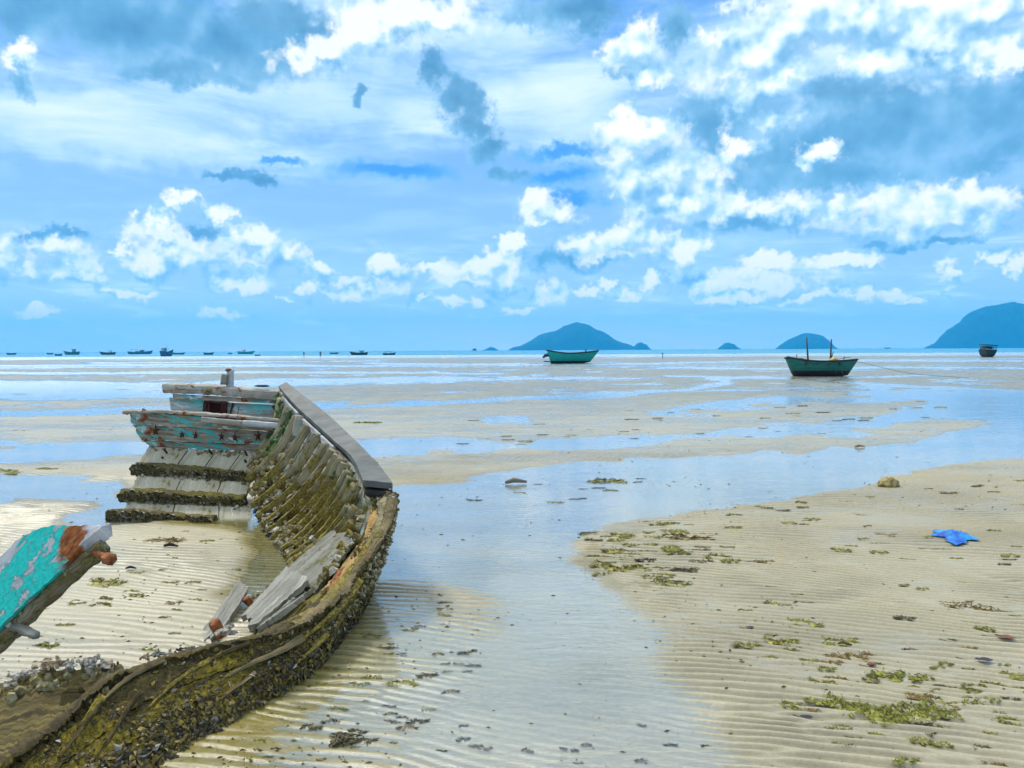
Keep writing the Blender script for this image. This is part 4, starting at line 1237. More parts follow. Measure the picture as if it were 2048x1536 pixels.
b = MB(); b.tube([P(168, 1098, 3.62), P(188, 1105, 3.54), P(205, 1112, 3.49), P(211, 1115, 3.475)], [.016, .017, .016, .020], 9, .15); b.tube([P(211, 1115, 3.475), P(214, 1116, 3.465), P(222, 1119, 3.445), P(223.5, 1120, 3.44)], [.021, .030, .031, .022], 6, .10); b.build('bolt', M_RUST, plank, False)
b = MB(); b.beam([P(22, 1250, 3.4), P(72, 1272, 3.3)], .035, .03, jit=.012, seg=.03); b.build('treenail', M_GREY, plank)
shells('barnacles', [np.stack([low, low + [.0, -.03, .03]], 1)[::-1]], 110, .024, SHELLS, plank, 37)

# ------------------------------------------------------------------ boats
def boat_paint(name, upper, lower, zsplit, worn=.25, band=None):
    mt, N, out = material(name)
    ob = N.n('ShaderNodeTexCoord').outputs['Object']
    z = N.n('ShaderNodeSeparateXYZ', {0: ob}).outputs[2]
    n1 = N.noise(N.vmath('MULTIPLY', ob, (1.2, 1.2, 5)), 1.6, 5, .65)
    zz = N.math('ADD', z, N.math('MULTIPLY', N.math('SUBTRACT', n1, .5), .12))
    up = N.mix(N.mr(n1, .35, .7), upper, tuple(x * .6 + .01 for x in upper))
    up = N.mix(N.mr(N.noise(ob, 7, 5, .7), .62, .7, 0, worn), up, (.35, .36, .33))
    c = N.mix(N.mr(zz, zsplit - .03, zsplit + .03), lower, up)
    seam = N.math('FRACT', N.math('MULTIPLY', z, 5.5))
    sm_ = N.mr(N.math('ABSOLUTE', N.math('SUBTRACT', seam, .5)), .0, .06, 1, 0)
    c = N.mix(N.math('MULTIPLY', sm_, .55), c, (.01, .02, .02))
    streak = N.noise(N.vmath('MULTIPLY', ob, (9, 9, .8)), 1.0, 4, .6)
    c = N.mix(N.mr(streak, .58, .68, 0, .45), c, (.07, .045, .025))
    principled(N, out, Base_Color=c, Roughness=.6, Normal=N.bump(N.noise(N.vmath('MULTIPLY', ob, (1, 1, 9)), 3, 4), .3, .02), **{'Specular_IOR_Level': .3})
    return mt


def hull_grid(L, B, D, st=.25, bo=.45, rake=.16, tr=.7, n=26, m_=7, rise=.25, full=.8, srake=.05):
    rows = []
    for i in range(n):
        t = i / (n - 1)
        hb = B / 2 * (tr + (1 - tr) * math.sin(PI * t)) if t < .5 else B / 2 * (1 - ((t - .5) / .5) ** 2.3) + .015
        s = D * (1 + (st * (1 - 2 * t) ** 2 if t < .5 else bo * (2 * t - 1) ** 2))
        k = D * rise * max(0, (t - .72) / .28) ** 2
        row = []
        for j in range(-m_, m_ + 1):
            v = abs(j) / m_; a = v * PI / 2
            y = hb * math.sin(a) ** full * (1 if j >= 0 else -1) * (.82 + .18 * v)
            z = k + (s - k) * (1 - math.cos(a)) ** .95
            x = -L / 2 + L * t + rake * L * max(0, (t - .55) / .45) ** 1.4 * (z / s) - srake * L * max(0, (.3 - t) / .3) * (z / s)
            row.append((x, y, z))
        rows.append(row)
    return np.array(rows)


def place(V, loc, rz, roll=0.0, pitch=0.0):
    R = Matrix.Rotation(rz, 3, 'Z') @ Matrix.Rotation(pitch, 3, 'Y') @ Matrix.Rotation(roll, 3, 'X')
    return np.asarray(V) @ np.array(R).T + np.array(loc)


class Boat:
    """parts are made in the boat's own frame, bow along +x, then parented to its empty"""
    def __init__(s, name, loc, rz, label, cat, group=None, roll=0., pitch=0.):
        s.o = thing(name, (0, 0, 0), label, cat, group)
        s.o.location = loc; s.o.rotation_euler = (roll, pitch, rz)

    def part(s, name, mb, mat, parent=None, sm=True):
        return mb.build(name, mat, parent or s.o, sm)

    def hull(s, mat, L, B, D, rail_mat, rail=.05, floor=None, **k):
        g = hull_grid(L, B, D, **k); s.g = g
        b = MB(); b.slab(g[:, ::-1] if False else g, .035, 0)
        tg = np.stack([g[0] * (1 - t) + np.array([g[0][:, 0].mean(), 0, g[0][-1, 2]]) * t * 1.0 for t in (0, .5, 1)], 0)
        # transom board fills the stern section
        sec = g[0]; V = [tuple(p) for p in sec] + [tuple(p + np.array([.04, 0, 0])) for p in sec]
        n = len(sec); F = [tuple(range(n)), tuple(range(2 * n - 1, n - 1, -1))] + [(i, n + i, n + i + 1, i + 1) for i in range(n - 1)] + [(n - 1, 2 * n - 1, n, 0)]
        b.add(V, F)
        h = s.part('hull', b, mat)
        b = MB()
        for e in (0, -1):
            b.beam(g[:, e] + np.array([0, 0, rail * .4]), rail * 1.5, rail, seg=L / 24, bev=.2)
        b.beam([g[0][0] + [0, 0, rail * .4], g[0][-1] + [0, 0, rail * .4]], rail * 1.5, rail, seg=.3)
        s.part('gunwale', b, rail_mat)
        # floor boards inside
        b = MB(); i0, i1 = 1, len(g) - 4
        mid = g.shape[1] // 2; w = 4
        fl = np.stack([g[i0:i1, mid - w + k] * np.array([1, .9, 0]) + np.array([0, 0, floor or D * .45]) for k in range(0, 2 * w + 1)], 1)
        b.slab(fl[::-1], .03); s.part('floor', b, rail_mat)
        return h

    def thwarts(s, mat, ts, z, L):
        g = s.g
        for t in ts:
            i = int(t * (len(g) - 1)); y = abs(g[i][0][1]) * .93
            b = MB(); b.beam([(g[i][0][0], -y, z), (g[i][0][0], y, z)], .04, .2, up=(1, 0, 0), seg=.4); s.part('thwart', b, mat)


B_DARK = plain('tarred timber', (.022, .024, .028), .7, .4, 6)
B_GREEN = boat_paint('sea green paint', (.010, .17, .125), (.03, .012, .012), .32, .35)
B_TURQ = boat_paint('turquoise paint', (.0, .40, .36), (.014, .012, .014), .30, .12)
B_OLIVE = boat_paint('dark green boat paint', (.015, .035, .03), (.010, .012, .012), .5, .3)
B_POLE = plain('dark pole timber', (.05, .04, .03), .8, .4, 6)
B_NET = plain('yellow netting', (.60, .44, .14), .9, .4, 18)
B_ROPE = plain('grey rope', (.06, .06, .05), .9, .3, 20)
B_BLUE = boat_paint('blue boat paint', (.02, .12, .26), (.02, .03, .05), .3, .2)
B_TEALW = boat_paint('teal working boat paint', (.01, .17, .20), (.02, .03, .04), .4, .2)
B_WHITE = plain('white cabin paint', (.55, .58, .58), .6, .2, 3)
B_CABIN = plain('grey blue cabin', (.10, .20, .24), .6, .3, 3)
B_CANOPY = plain('faded teal canopy', (.05, .20, .22), .7, .3, 4)

# boat on the sand with poles
p0 = G(1640, 753)
bt1 = Boat('fishing_boat', (p0[0], p0[1], .0), math.radians(-10), 'dark green open fishing boat with upright poles, aground on the sand', 'boat', roll=math.radians(-3))
bt1.hull(B_GREEN, 2.85, 1.45, .80, B_DARK, .10, st=.30, bo=.16, rake=.20, tr=.70, rise=.15, srake=.13)
bt1.thwarts(B_DARK, (.3, .55, .75), .72, 3.4)
for (x, y, hgt, lean) in ((-.55, .10, 1.55, -.16), (.50, -.05, 1.42, .10)):
    b = MB(); b.tube([(x, y, .35), (x + lean * .5, y, .85), (x + lean, y, .85 + hgt * .9)], [.075, .06, .035], 7, .2); bt1.part('pole', b, B_POLE)
b = MB(); b.tube([(.52, -.02, .7), (.60, -.02, 1.05), (.72, -.02, 1.42)], [.03, .025, .02], 6, .2); bt1.part('spar', b, B_POLE)
b = MB(); b.tube([(-1.25, .2, .8), (-1.22, .2, 1.32)], [.03, .02], 6, .2); bt1.part('stern_post', b, B_POLE)
b = MB(); b.tube([(-1.72, -.55, 1.06), (-1.75, 0, 1.14), (-1.72, .55, 1.06)], .045, 8); b.tube([(-1.72, -.5, 1.05), (-1.3, -.62, .98), (-.9, -.68, .92)], .035, 8); bt1.part('stern_rail', b, B_DARK)
b = MB(); b.lump((.72, -.10, .92), .26, .24, .17, 8, .4, 16, 10, 3); bt1.part('net_pile', b, B_NET)
b = MB(); b.tube([(-1.0, -.64, .86), (-.6, -.70, .70), (-.2, -.72, .74), (.2, -.73, .66), (.6, -.71, .76), (1.0, -.66, .70)], .03, 6, .3); bt1.part('side_rope', b, B_ROPE)
b = MB(); b.lump((-1.15, 0, .92), .30, .32, .14, 5, .5, 14, 9, 3); bt1.part('gear_heap', b, B_DARK)
for x in (-.9, -.3, .3, .9):
    b = MB(); b.tube([(x, -.70, .85), (x, -.74, .62)], .03, 6, .3); bt1.part('rib_head', b, B_DARK)
b = MB(); b.tube([(1.25, 0, .86), (1.32, 0, 1.15)], .02, 6); b.tube([(1.02, -.05, .98), (1.3, 0, 1.06), (1.62, .05, 1.10)], .015, 6); b.tube([(1.28, -.2, 1.02), (1.3, .2, 1.06)], .013, 6); bt1.part('grapnel', b, B_DARK)
b = MB(); b.tube([(-1.5, -.30, .72), (-1.5, -.42, .35), (-1.42, -.32, .04)], .018, 6); bt1.part('rudder_strap', b, B_ROPE)
for x in (.7, 1.05):
    b = MB(); b.tube([(x - .1, -.62, .38), (x, -.64, .20), (x + .06, -.6, .02)], .022, 6, .3); bt1.part('prop_leg', b, B_POLE)

# its mooring line runs off to the right over the sand
b = MB()
a_, e_ = P(1706, 722, p0[1] - .15), G(1938, 757)
pts = [a_ * (1 - t) + e_ * t + np.array([0, 0, -.9 * math.sin(PI * t) ** 1.0 * t * (1 - t) * .9]) for t in np.linspace(0, 1, 20)]
pts = [np.array([p[0], p[1], max(p[2], .03)]) for p in pts]
b.tube(pts, .011, 5)
tag(b.build('mooring_rope', B_ROPE, base=G(1938, 757)), 'thin grey mooring line running from green boat to the sand', 'rope')

# turquoise dinghy further off
p1 = G(1140, 727)
d2 = Boat('dinghy', (p1[0], p1[1], 0), math.radians(2), 'bright turquoise dinghy with dark rail, resting empty on the flat', 'boat')
d2.hull(B_TURQ, 4.4, 1.9, 1.14, B_DARK, .15, st=.30, bo=.24, rake=.25, tr=.75, rise=.2, srake=.09)
d2.thwarts(B_DARK, (.3, .6), .85, 4.7)
b = MB(); b.beam([(-2.45, 0, .95), (-3.0, 0, .85), (-3.15, 0, .70)], .16, .25, seg=.2); b.beam([(-2.3, 0, 1.25), (-3.05, 0, .98)], .12, .12, seg=.2); d2.part('outboard_bracket', b, B_DARK)
b = MB(); b.beam([(-2.3, 0, .22), (-3.05, 0, .28)], .10, .12, seg=.2); d2.part('skeg', b, B_DARK)
b = MB(); b.tube([(1.85, 0, 1.2), (1.85, 0, 1.62)], .08, 8, .1); d2.part('bow_post', b, B_DARK)

# dark cabin boat at the right edge, seen from its stern
p2 = G(1987, 714.5)
d3 = Boat('cabin_boat', (p2[0], p2[1] + 2, 0), math.radians(80), 'dark cabin boat with flat roof, grounded before the big island', 'boat', roll=math.radians(3))
d3.hull(B_OLIVE, 3.4, 1.85, .90, B_DARK, .12, st=.30, bo=.5, rake=.16, tr=.85)
b = MB()
for (x, y) in ((-1.6, -.78), (-1.6, .78), (.3, -.8), (.3, .8), (-.7, -.82), (-.7, .82)):
    b.beam([(x, y, .8), (x, y, 1.85)], .10, .10, up=(1, 0, 0), seg=.4)
    d3.part('cabin_post', b, B_DARK); b = MB()
b = MB(); b.slab(patch((-1.9, -.95, 1.92), (.6, -.95, 1.98), (-1.9, .95, 1.98), (.6, .95, 2.02), 6, 5)[::-1], .14); d3.part('roof', b, B_DARK)
b = MB(); b.slab(patch((-.2, -.85, .8), (-.2, -.85, 1.86), (-.2, .85, .8), (-.2, .85, 1.86), 4, 4), .05); b.slab(patch((-.2, .8, .8), (-.2, .8, 1.9), (-1.6, .8, .8), (-1.6, .8, 1.5), 4, 4), .05); d3.part('cabin_wall', b, B_OLIVE)
b = MB(); b.beam([(-1.85, -.1, 1.30), (-1.85, .85, 1.36)], .06, .06, seg=.4); d3.part('handrail', b, B_WHITE)


# ---- anchored fleet on the left
def fleet(name, x0, x1, yb, ytop, label, paint, kind, flip=False, cab=B_CABIN):
    xc = (x0 + x1) / 2
    p = G(xc, yb); Y = p[1]
    L = (x1 - x0) * Y / FPX * .93
    hz = P(xc, yb, Y)
    H = (yb - ytop) * Y / FPX
    o = Boat(name, (p[0], p[1], -.12), (PI if flip else 0) + math.radians(random.uniform(-9, 9)), label, 'boat', 'fishing boats anchored along the horizon')
    D = {'skiff': H * .62, 'mast': min(H * .40, L * .16), 'cabin': min(H * .42, L * .18), 'canopy': H * .42, 'big': H * .36}[kind]
    o.hull(paint, L, L * .30, D + .12, B_DARK, D * .14, st=.2, bo=.5 if kind != 'skiff' else .3, rake=.13, tr=.75)
    z = D + .1
    if kind in ('mast', 'cabin', 'big'):
        c = -.16 * L; w = L * .11; hh = (H - D) * (.55 if kind != 'cabin' else .72)
        b = MB(); b.beam([(c, 0, z * .5), (c, 0, z + hh)], w * 1.6, w * 2.1, up=(0, 1, 0), seg=H, bev=.05); ca = o.part('cabin', b, cab)
        b = MB(); b.beam([(c - w * 1.5, 0, z + hh + .05), (c + w * 1.7, 0, z + hh + .08)], L * .2, .16, seg=L); o.part('roof', b, B_CANOPY)
        b = MB(); b.beam([(c + w * .2, 0, z + hh * .62), (c + w * 1.08, 0, z + hh * .62)], L * .165, hh * .26, seg=L); o.part('window', b, B_DARK, ca)
    if kind in ('mast', 'big'):
        b = MB(); b.tube([(.02 * L, 0, z * .6), (.03 * L, 0, H * 1.02)], [L * .008 + .04, .04], 6); b.tube([(.02 * L, 0, H * .55), (.24 * L, 0, H * .72)], .05, 6); o.part('mast', b, B_POLE)
    if kind == 'big':
        b = MB(); b.tube([(-.40 * L, -.1 * L, z), (-.40 * L, -.1 * L, H * .72), (-.40 * L, .1 * L, H * .72), (-.40 * L, .1 * L, z)], .09, 6); o.part('gantry', b, B_POLE)
    if kind in ('canopy',):
        for (x, y) in ((-.3, -.1), (-.3, .1), (.15, -.1), (.15, .1)):
            b = MB(); b.tube([(x * L, y * L, z * .8), (x * L, y * L, H * .96)], .05, 6); o.part('canopy_post', b, B_POLE)
        b = MB(); b.slab(patch((-.36 * L, -.13 * L, H * .96), (.22 * L, -.13 * L, H), (-.36 * L, .13 * L, H * .96), (.22 * L, .13 * L, H), 6, 4)[::-1], .12); o.part('canopy', b, B_CANOPY)
    return o


random.seed(3)
fleet('skiff', 14, 32, 709.5, 705, 'small dark skiff, leftmost boat on the horizon', B_OLIVE, 'skiff')
fleet('skiff', 94, 106, 709, 705, 'tiny faint teal boat just left of blue skiff', B_TEALW, 'skiff')
fleet('skiff', 110, 124, 711.5, 707, 'low blue skiff just left of a trawler with white cabin roof', B_BLUE, 'skiff')
fleet('trawler', 130, 158, 709.5, 696, 'teal trawler with tall cabin and short mast, nearest the left edge', B_TEALW, 'cabin', True)
fleet('fishing_boat', 202, 230, 709.5, 700, 'pale hulled boat with low cabin, alone between two trawlers', B_OLIVE, 'cabin', True, B_WHITE)
fleet('fishing_boat', 256, 283, 708.5, 698.5, 'boat under a long flat canopy, left of a moored pair', B_TEALW, 'canopy')
fleet('trawler', 273, 303, 708.2, 697, 'teal trawler with thin mast half hidden behind canopy boat', B_BLUE, 'mast')
fleet('trawler', 321, 345, 712.5, 690, 'biggest dark trawler with tall mast and gantry on the horizon', B_BLUE, 'big')
fleet('skiff', 346, 368, 709, 704.5, 'low teal skiff tied behind the biggest trawler', B_TEALW, 'skiff')
fleet('skiff', 408, 426, 709.5, 704, 'solid blue skiff alone right of the biggest trawler', B_BLUE, 'skiff')
fleet('skiff', 456, 464, 708, 705, 'tiniest pale teal skiff left of the turquoise boat', B_TEALW, 'skiff')
fleet('fishing_boat', 476, 507, 708, 698.5, 'turquoise boat with white wheelhouse and open foredeck', B_TURQ, 'cabin', False, B_WHITE)
fleet('skiff', 510, 520, 711.5, 708.5, 'tiny teal skiff in front of turquoise boat', B_TEALW, 'skiff')
fleet('skiff', 660, 676, 708, 704, 'pale blue skiff just right of the two walkers', B_BLUE, 'skiff')
fleet('fishing_boat', 702, 735, 710, 700, 'black boat with raised canopy over its wheelhouse', B_OLIVE, 'cabin', True)
fleet('fishing_boat', 766, 790, 710, 702.5, 'teal boat with flat full length canopy, rightmost of the fleet', B_TEALW, 'canopy')
fleet('skiff', 1770, 1780, 697.6, 694.2, 'tiny distant boat between the two right hand islands', B_TEALW, 'skiff')

# stilt hut by the islet, and a stake on the flat
ph = P(949, 701.2, 900)
hut = thing('stilt_hut', (ph[0], ph[1], 0), 'tiny dark hut on stilts in the sea beside the smallest islet', 'hut')
b = MB(); w = 5 * 900 / 1500 * .9; h0, h1 = 1.4, 3.6
for (x, y) in ((-1, -1), (1, -1), (-1, 1), (1, 1)):
    b.tube([(ph[0] + x * w * .7, ph[1] + y * w * .7, -1), (ph[0] + x * w * .7, ph[1] + y * w * .7, h0 + .2)], .22, 6)
b.build('stilts', B_POLE, hut)
b = MB(); b.beam([(ph[0] - w, ph[1], h0), (ph[0] + w, ph[1], h0)], w * 1.6, .3, seg=9); b.build('platform', B_POLE, hut)
b = MB(); b.beam([(ph[0] - w * .7, ph[1], h0 + 1.0), (ph[0] + w * .7, ph[1], h0 + 1.0)], w * 1.2, 1.7, seg=9, bev=.03); b.build('wall', B_DARK, hut)
b = MB(); V = [(ph[0] + a * w, ph[1] + c_ * w, z_) for a, c_, z_ in ((-1, -.8, h0 + 1.9), (1, -.8, h0 + 1.9), (1, .8, h0 + 1.9), (-1, .8, h0 + 1.9), (-.9, 0, h1), (.9, 0, h1))]
b.add(V, [(0, 1, 5, 4), (2, 3, 4, 5), (1, 2, 5), (3, 0, 4), (3, 2, 1, 0)]); b.build('roof', B_DARK, hut, False)
ps = G(1325, 717.5)
b = MB(); b.tube([ps + [0, 0, -.1], ps + [.02, 0, .5], ps + [-.02, 0, 1.0]], [.06, .05, .04], 7, .3); b.tube([ps + [.01, 0, .66], ps + [.01, 0, .95]], [.10, .11], 8, .1)
tag(b.build('stake', B_POLE, base=ps), 'dark mooring stake standing on the flat right of turquoise dinghy', 'stake')

# two walkers on the far sand
SKIN = plain('skin', (.32, .18, .11), .6, .1, 5)


def person(feet, h, rz, label, shirt, trousers, stride):
    r = thing('person', feet, label, 'person', None)
    k = h / 1.7

    def skin(name, pts, edges, rad, mt_, root=0):
        me = bpy.data.meshes.new(name); me.from_pydata([tuple(np.array(p) * k) for p in pts], edges, [])
        o = bpy.data.objects.new(name, me); COL.objects.link(o); o.parent = r
        md = o.modifiers.new('skin', 'SKIN'); md.use_smooth_shade = True
        for i, v in enumerate(me.skin_vertices[0].data):
            v.radius = (rad[i] * k, rad[i] * k); v.use_root = (i == root)
        sb = o.modifiers.new('sub', 'SUBSURF'); sb.levels = sb.render_levels = 1
        me.materials.append(mt_)
        return o
    s = stride
    body = [(0, 0, .92), (0, 0, 1.15), (0, 0, 1.38), (0, .01, 1.48), (0, .02, 1.60), (0, .03, 1.68),
            (.09, 0, .86), (.10, s * .5, .48), (.10, s * .9 - .04, .08), (.10, s * .9 + .12, .03),
            (-.09, 0, .86), (-.10, -s * .3, .48), (-.10, -s * .9 - .08, .10), (-.10, -s * .9 + .06, .03),
            (.19, 0, 1.38), (.24, -.08 * s * 3, 1.10), (.25, .05, .86), (-.19, 0, 1.38), (-.24, .08 * s * 3, 1.10), (-.25, .10, .86)]
    ed = [(0, 1), (1, 2), (2, 3), (3, 4), (4, 5), (0, 6), (6, 7), (7, 8), (8, 9), (0, 10), (10, 11), (11, 12), (12, 13), (2, 14), (14, 15), (15, 16), (2, 17), (17, 18), (18, 19)]
    rad = [.13, .12, .13, .055, .10, .08, .085, .06, .042, .035, .085, .06, .042, .035, .055, .042, .034, .055, .042, .034]
    skin('body', body, ed, rad, SKIN)
    skin('shirt', [(0, 0, .95), (0, 0, 1.15), (0, 0, 1.38), (.19, 0, 1.385), (.235, -.07 * s * 3, 1.14), (-.19, 0, 1.385), (-.235, .07 * s * 3, 1.14)], [(0, 1), (1, 2), (2, 3), (3, 4), (2, 5), (5, 6)], [.15, .14, .145, .075, .065, .075, .065], shirt)
    tl = .48 if trousers[1] else .16
    skin('trousers', [(0, 0, .95), (.09, 0, .86), (.10, s * .5, .48), (-.09, 0, .86), (-.10, -s * .3, .48)] + ([(.10, s * .85 - .03, .14), (-.10, -s * .85 - .06, .16)] if trousers[1] else []), [(0, 1), (1, 2), (0, 3), (3, 4)] + ([(2, 5), (4, 6)] if trousers[1] else []), [.145, .10, .08, .10, .08] + ([.06, .06] if trousers[1] else []), trousers[0])
    skin('hair', [(0, .0, 1.62), (0, .015, 1.70)], [(0, 1)], [.105, .09], B_DARK)
    r.rotation_euler = (0, 0, rz)
    return r


person(tuple(G(608, 716.5)), 1.55, math.radians(80), 'person in dark top and pale trousers walking on the far sand', plain('dark navy shirt', (.02, .03, .06)), (plain('pale trousers', (.5, .5, .48)), True), .28)
person(tuple(G(641, 714.5)), 1.6, math.radians(10), 'person in dark clothes standing on the far sand', plain('black shirt', (.02, .02, .03)), (plain('dark trousers', (.025, .025, .035)), True), .06)

# ------------------------------------------------------------------ litter of the tide
random.seed(19)


def sand_z(x, y):
    """height of the flat under a point"""
    qq = 1.6 * FPX / y; c_ = x * FPX / y + CX
    i = int(np.clip(np.searchsorted(q, qq), 0, len(q) - 1)); j = int(np.clip(np.searchsorted(cc, c_), 0, len(cc) - 1))
    return float(GZ[i, j])


WEEDS = []
for nm, stops in (('olive seaweed', [(0, (.10, .095, .012)), (.5, (.24, .22, .03)), (1, (.38, .34, .06))]), ('green seaweed', [(0, (.08, .09, .01)), (.5, (.22, .22, .022)), (1, (.36, .35, .05))]), ('brown seaweed', [(0, (.09, .05, .012)), (.5, (.20, .13, .03)), (1, (.34, .24, .08))]), ('dark seaweed', [(0, (.03, .025, .012)), (.5, (.09, .07, .025)), (1, (.16, .13, .05))])):
    WEEDS.append(island_random(nm, stops, .6, 40, .35))


def weed_mesh(name, mat, nb, seed, aspect=2.4, fine=1.0):
    """tangle about 1 m across before scaling: flat frond scraps over a thin ragged mat"""
    rs = np.random.default_rng(seed); V = []; F = []; n0 = 0
    # spine of the drift: a few centres along a bent line
    ks = 5; sp = np.stack([np.linspace(-.5, .5, ks), (rs.random(ks) - .5) * .28], 1)
    for k in range(ks):
        R = (.125 + .06 * rs.random()) * max(fine, .8); nn = 19
        c0 = sp[k]
        V.append((c0[0], c0[1] / aspect * 1.6, .030 + .02 * rs.random()))
        for i in range(nn):
            an = 2 * PI * i / nn; r_ = R * (.45 + .9 * rs.random())
            V.append((c0[0] + math.cos(an) * r_ * 1.2, c0[1] / aspect * 1.6 + math.sin(an) * r_ / aspect * 1.5, .004))
        for i in range(nn): F.append((n0, n0 + 1 + i, n0 + 1 + (i + 1) % nn))
        n0 += nn + 1
    for k in range(nb):
        c0 = sp[rs.integers(ks)] + np.clip(rs.normal(size=2), -1.4, 1.4) * np.array([.13, .09])
        a = rs.normal() * .7; L = (.05 + .22 * rs.random() ** 2) * fine; w = (.004 + .013 * rs.random()) * fine ** .5; z = .01 + .055 * rs.random()
        d = np.array([math.cos(a), math.sin(a) / 1.6]); nrm = np.array([-d[1], d[0]]); bend = (rs.random() - .5) * .8
        for i in range(5):
            t = i / 4 - .5
            c = c0 + d * L * t + nrm * bend * L * t * t; c[1] = c[1]
            ww = w * (1 - (2 * t) ** 2 * .8)
            zz = z * (1 - abs(2 * t) * .6) + .008
            V.append((c[0] + nrm[0] * ww, (c[1] + nrm[1] * ww) / aspect * 1.6, zz)); V.append((c[0] - nrm[0] * ww, (c[1] - nrm[1] * ww) / aspect * 1.6, zz * .7))
        for i in range(4): F.append((n0 + 2 * i, n0 + 2 * i + 1, n0 + 2 * i + 3, n0 + 2 * i + 2))
        n0 += 10
    me = bpy.data.meshes.new(name); me.from_pydata(V, [], F); me.materials.append(mat); me.update()
    return me


WM = [[weed_mesh('seaweed', WEEDS[k], 95, 10 * k + j) for j in range(4)] for k in range(4)]


BIG = [weed_mesh('seaweed', WEEDS[k], 260, 200 + k, fine=.5) for k in range(4)]


def weed(px, py, wpx, kind, label, group=None, rot=None, name='seaweed', hz=1.0):
    p = G(px, py)
    s = wpx * p[1] / FPX
    o = bpy.data.objects.new(name, BIG[kind] if wpx > 90 else random.choice(WM[kind])); COL.objects.link(o)
    o.location = (p[0], p[1], max(sand_z(p[0], p[1]), -.004) - .002)
    o.rotation_euler = (0, 0, rot if rot is not None else random.uniform(-.35, .2) + PI * random.randint(0, 1))
    o.scale = (s, s * random.uniform(1.7, 2.8), s * 1.1 * hz + .08)
    return tag(o, label, 'seaweed', group)


# the clumps that stand out
for a in (
    (1800, 1440, 172, 1, 'large ragged spread of green seaweed on the near sand', None, .08),
    (1715, 1425, 100, 1, 'ragged green seaweed just left of the largest spread', None, -.5),
    (1785, 1358, 78, 1, 'curved yellow green seaweed strip above the largest spread'),
    (1492, 1298, 46, 0, 'olive seaweed clump, leftmost of the four big near clumps'),
    (1562, 1290, 52, 0, 'olive seaweed clump second from left among big near clumps'),
    (1680, 1287, 58, 1, 'bright olive seaweed lump right of the paired clumps'),
    (1706, 1318, 72, 2, 'brown tipped seaweed strand with a dark leaf on it'),
    (1612, 1250, 46, 1, 'rounded green seaweed tuft amid the ripples'),
    (1555, 1212, 40, 1, 'flat green seaweed tuft above the rounded tuft'),
    (1938, 1218, 70, 2, 'long rusty brown seaweed strand by the right edge'),
    (1378, 1080, 66, 2, 'mustard coloured seaweed patch on the sand spit'),
    (1945, 1413, 40, 1, 'dark green seaweed tuft at lower right, doubled'),
    (1940, 1402, 30, 1, 'small green tuft touching the doubled tuft'),
    (2030, 1356, 36, 1, 'bright green tuft cut by the right edge'),
    (1980, 1374, 36, 0, 'olive tuft between bright green tuft and doubled tuft'),
    (1810, 1531, 42, 1, 'dark green tuft at the bottom edge'),
    (808, 1365, 48, 0, 'olive weed smear by the hull, above dark kelp piece'),
    (900, 1383, 30, 2, 'yellow brown weed scrap at the edge of the wet sheet'),
    (16, 945, 50, 1, 'green weed heap at the left edge beside the pool'),
    (95, 940, 34, 1, 'thin green weed strip right of the left edge heap'),
    (735, 847, 40, 1, 'green weed strip on the flat right of the gunwale'),
    (1215, 962, 58, 0, 'weedy hump standing out of the main channel'),
    (92, 1303, 36, 1, 'lime green leaf of weed beside the turquoise plank'),
    (215, 1172, 60, 0, 'olive weed streak in the middle of the wreck'),
    (330, 1088, 60, 2, 'brown weed and twig bundle inside the wreck'),
    (1345, 1172, 60, 1, 'green weed fringe at the tip of the sand spit'),
    (1245, 1140, 60, 0, 'dark weed fringe along the spit and channel edge'),
):
    weed(a[0], a[1], a[2], a[3], a[4], a[5] if len(a) > 5 else None, a[6] if len(a) > 6 else None)

# many small scraps; nothing tells the scraps of one stretch apart
KL = ['olive', 'green', 'brown', 'dark brown']


def scatter(poly, count, lo, hi, kinds, where, group):
    xs = [p[0] for p in poly]; ys = [p[1] for p in poly]; k = 0
    while k < count:
        x = random.uniform(min(xs), max(xs)); y = min(ys) + (max(ys) - min(ys)) * random.random() ** .85
        if not poly_mask(np.array([x]), np.array([y]), poly)[0]: continue
        kd = random.choice(kinds)
        weed(x, y, random.uniform(lo, hi) * (.45 + .75 * (y - 900) / 600 if y > 930 else .5), kd, 'small %s seaweed scrap %s' % (KL[kd], where), group)
        k += 1


scatter([(1200, 1060), (1500, 1010), (2048, 960), (2048, 1120), (1500, 1130), (1250, 1130)], 60, 22, 46, [0, 0, 1, 2, 0, 1, 3], 'scattered on the sand around the blue bag', 'seaweed scraps around the blue bag')
scatter([(1400, 1140), (2048, 1120), (2048, 1536), (1700, 1536), (1450, 1300)], 84, 14, 38, [0, 1, 1, 2, 3, 0], 'lying on the rippled sand at lower right', 'seaweed scraps at lower right')
scatter([(1160, 1070), (1290, 1045), (1420, 1050), (1440, 1130), (1330, 1190), (1200, 1150)], 46, 26, 60, [0, 0, 1, 3], 'crowded on the low sand spit', 'seaweed scraps on the sand spit')
scatter([(700, 1170), (900, 1180), (1000, 1300), (880, 1450), (700, 1536), (480, 1536), (600, 1380)], 56, 10, 34, [0, 0, 2, 3, 3], 'on the ripples beside the fouled hull', 'seaweed scraps beside the hull')
scatter([(60, 1200), (250, 1060), (480, 1070), (500, 1120), (430, 1230), (300, 1310), (80, 1330)], 30, 14, 40, [0, 1, 0, 2], 'on the dry sand inside the wreck', 'seaweed scraps inside the wreck')
scatter([(950, 960), (1150, 945), (1300, 950), (1250, 1000), (1050, 1020), (900, 1000)], 12, 20, 44, [3, 3, 0], 'lying in the main channel', 'seaweed scraps in the channel')
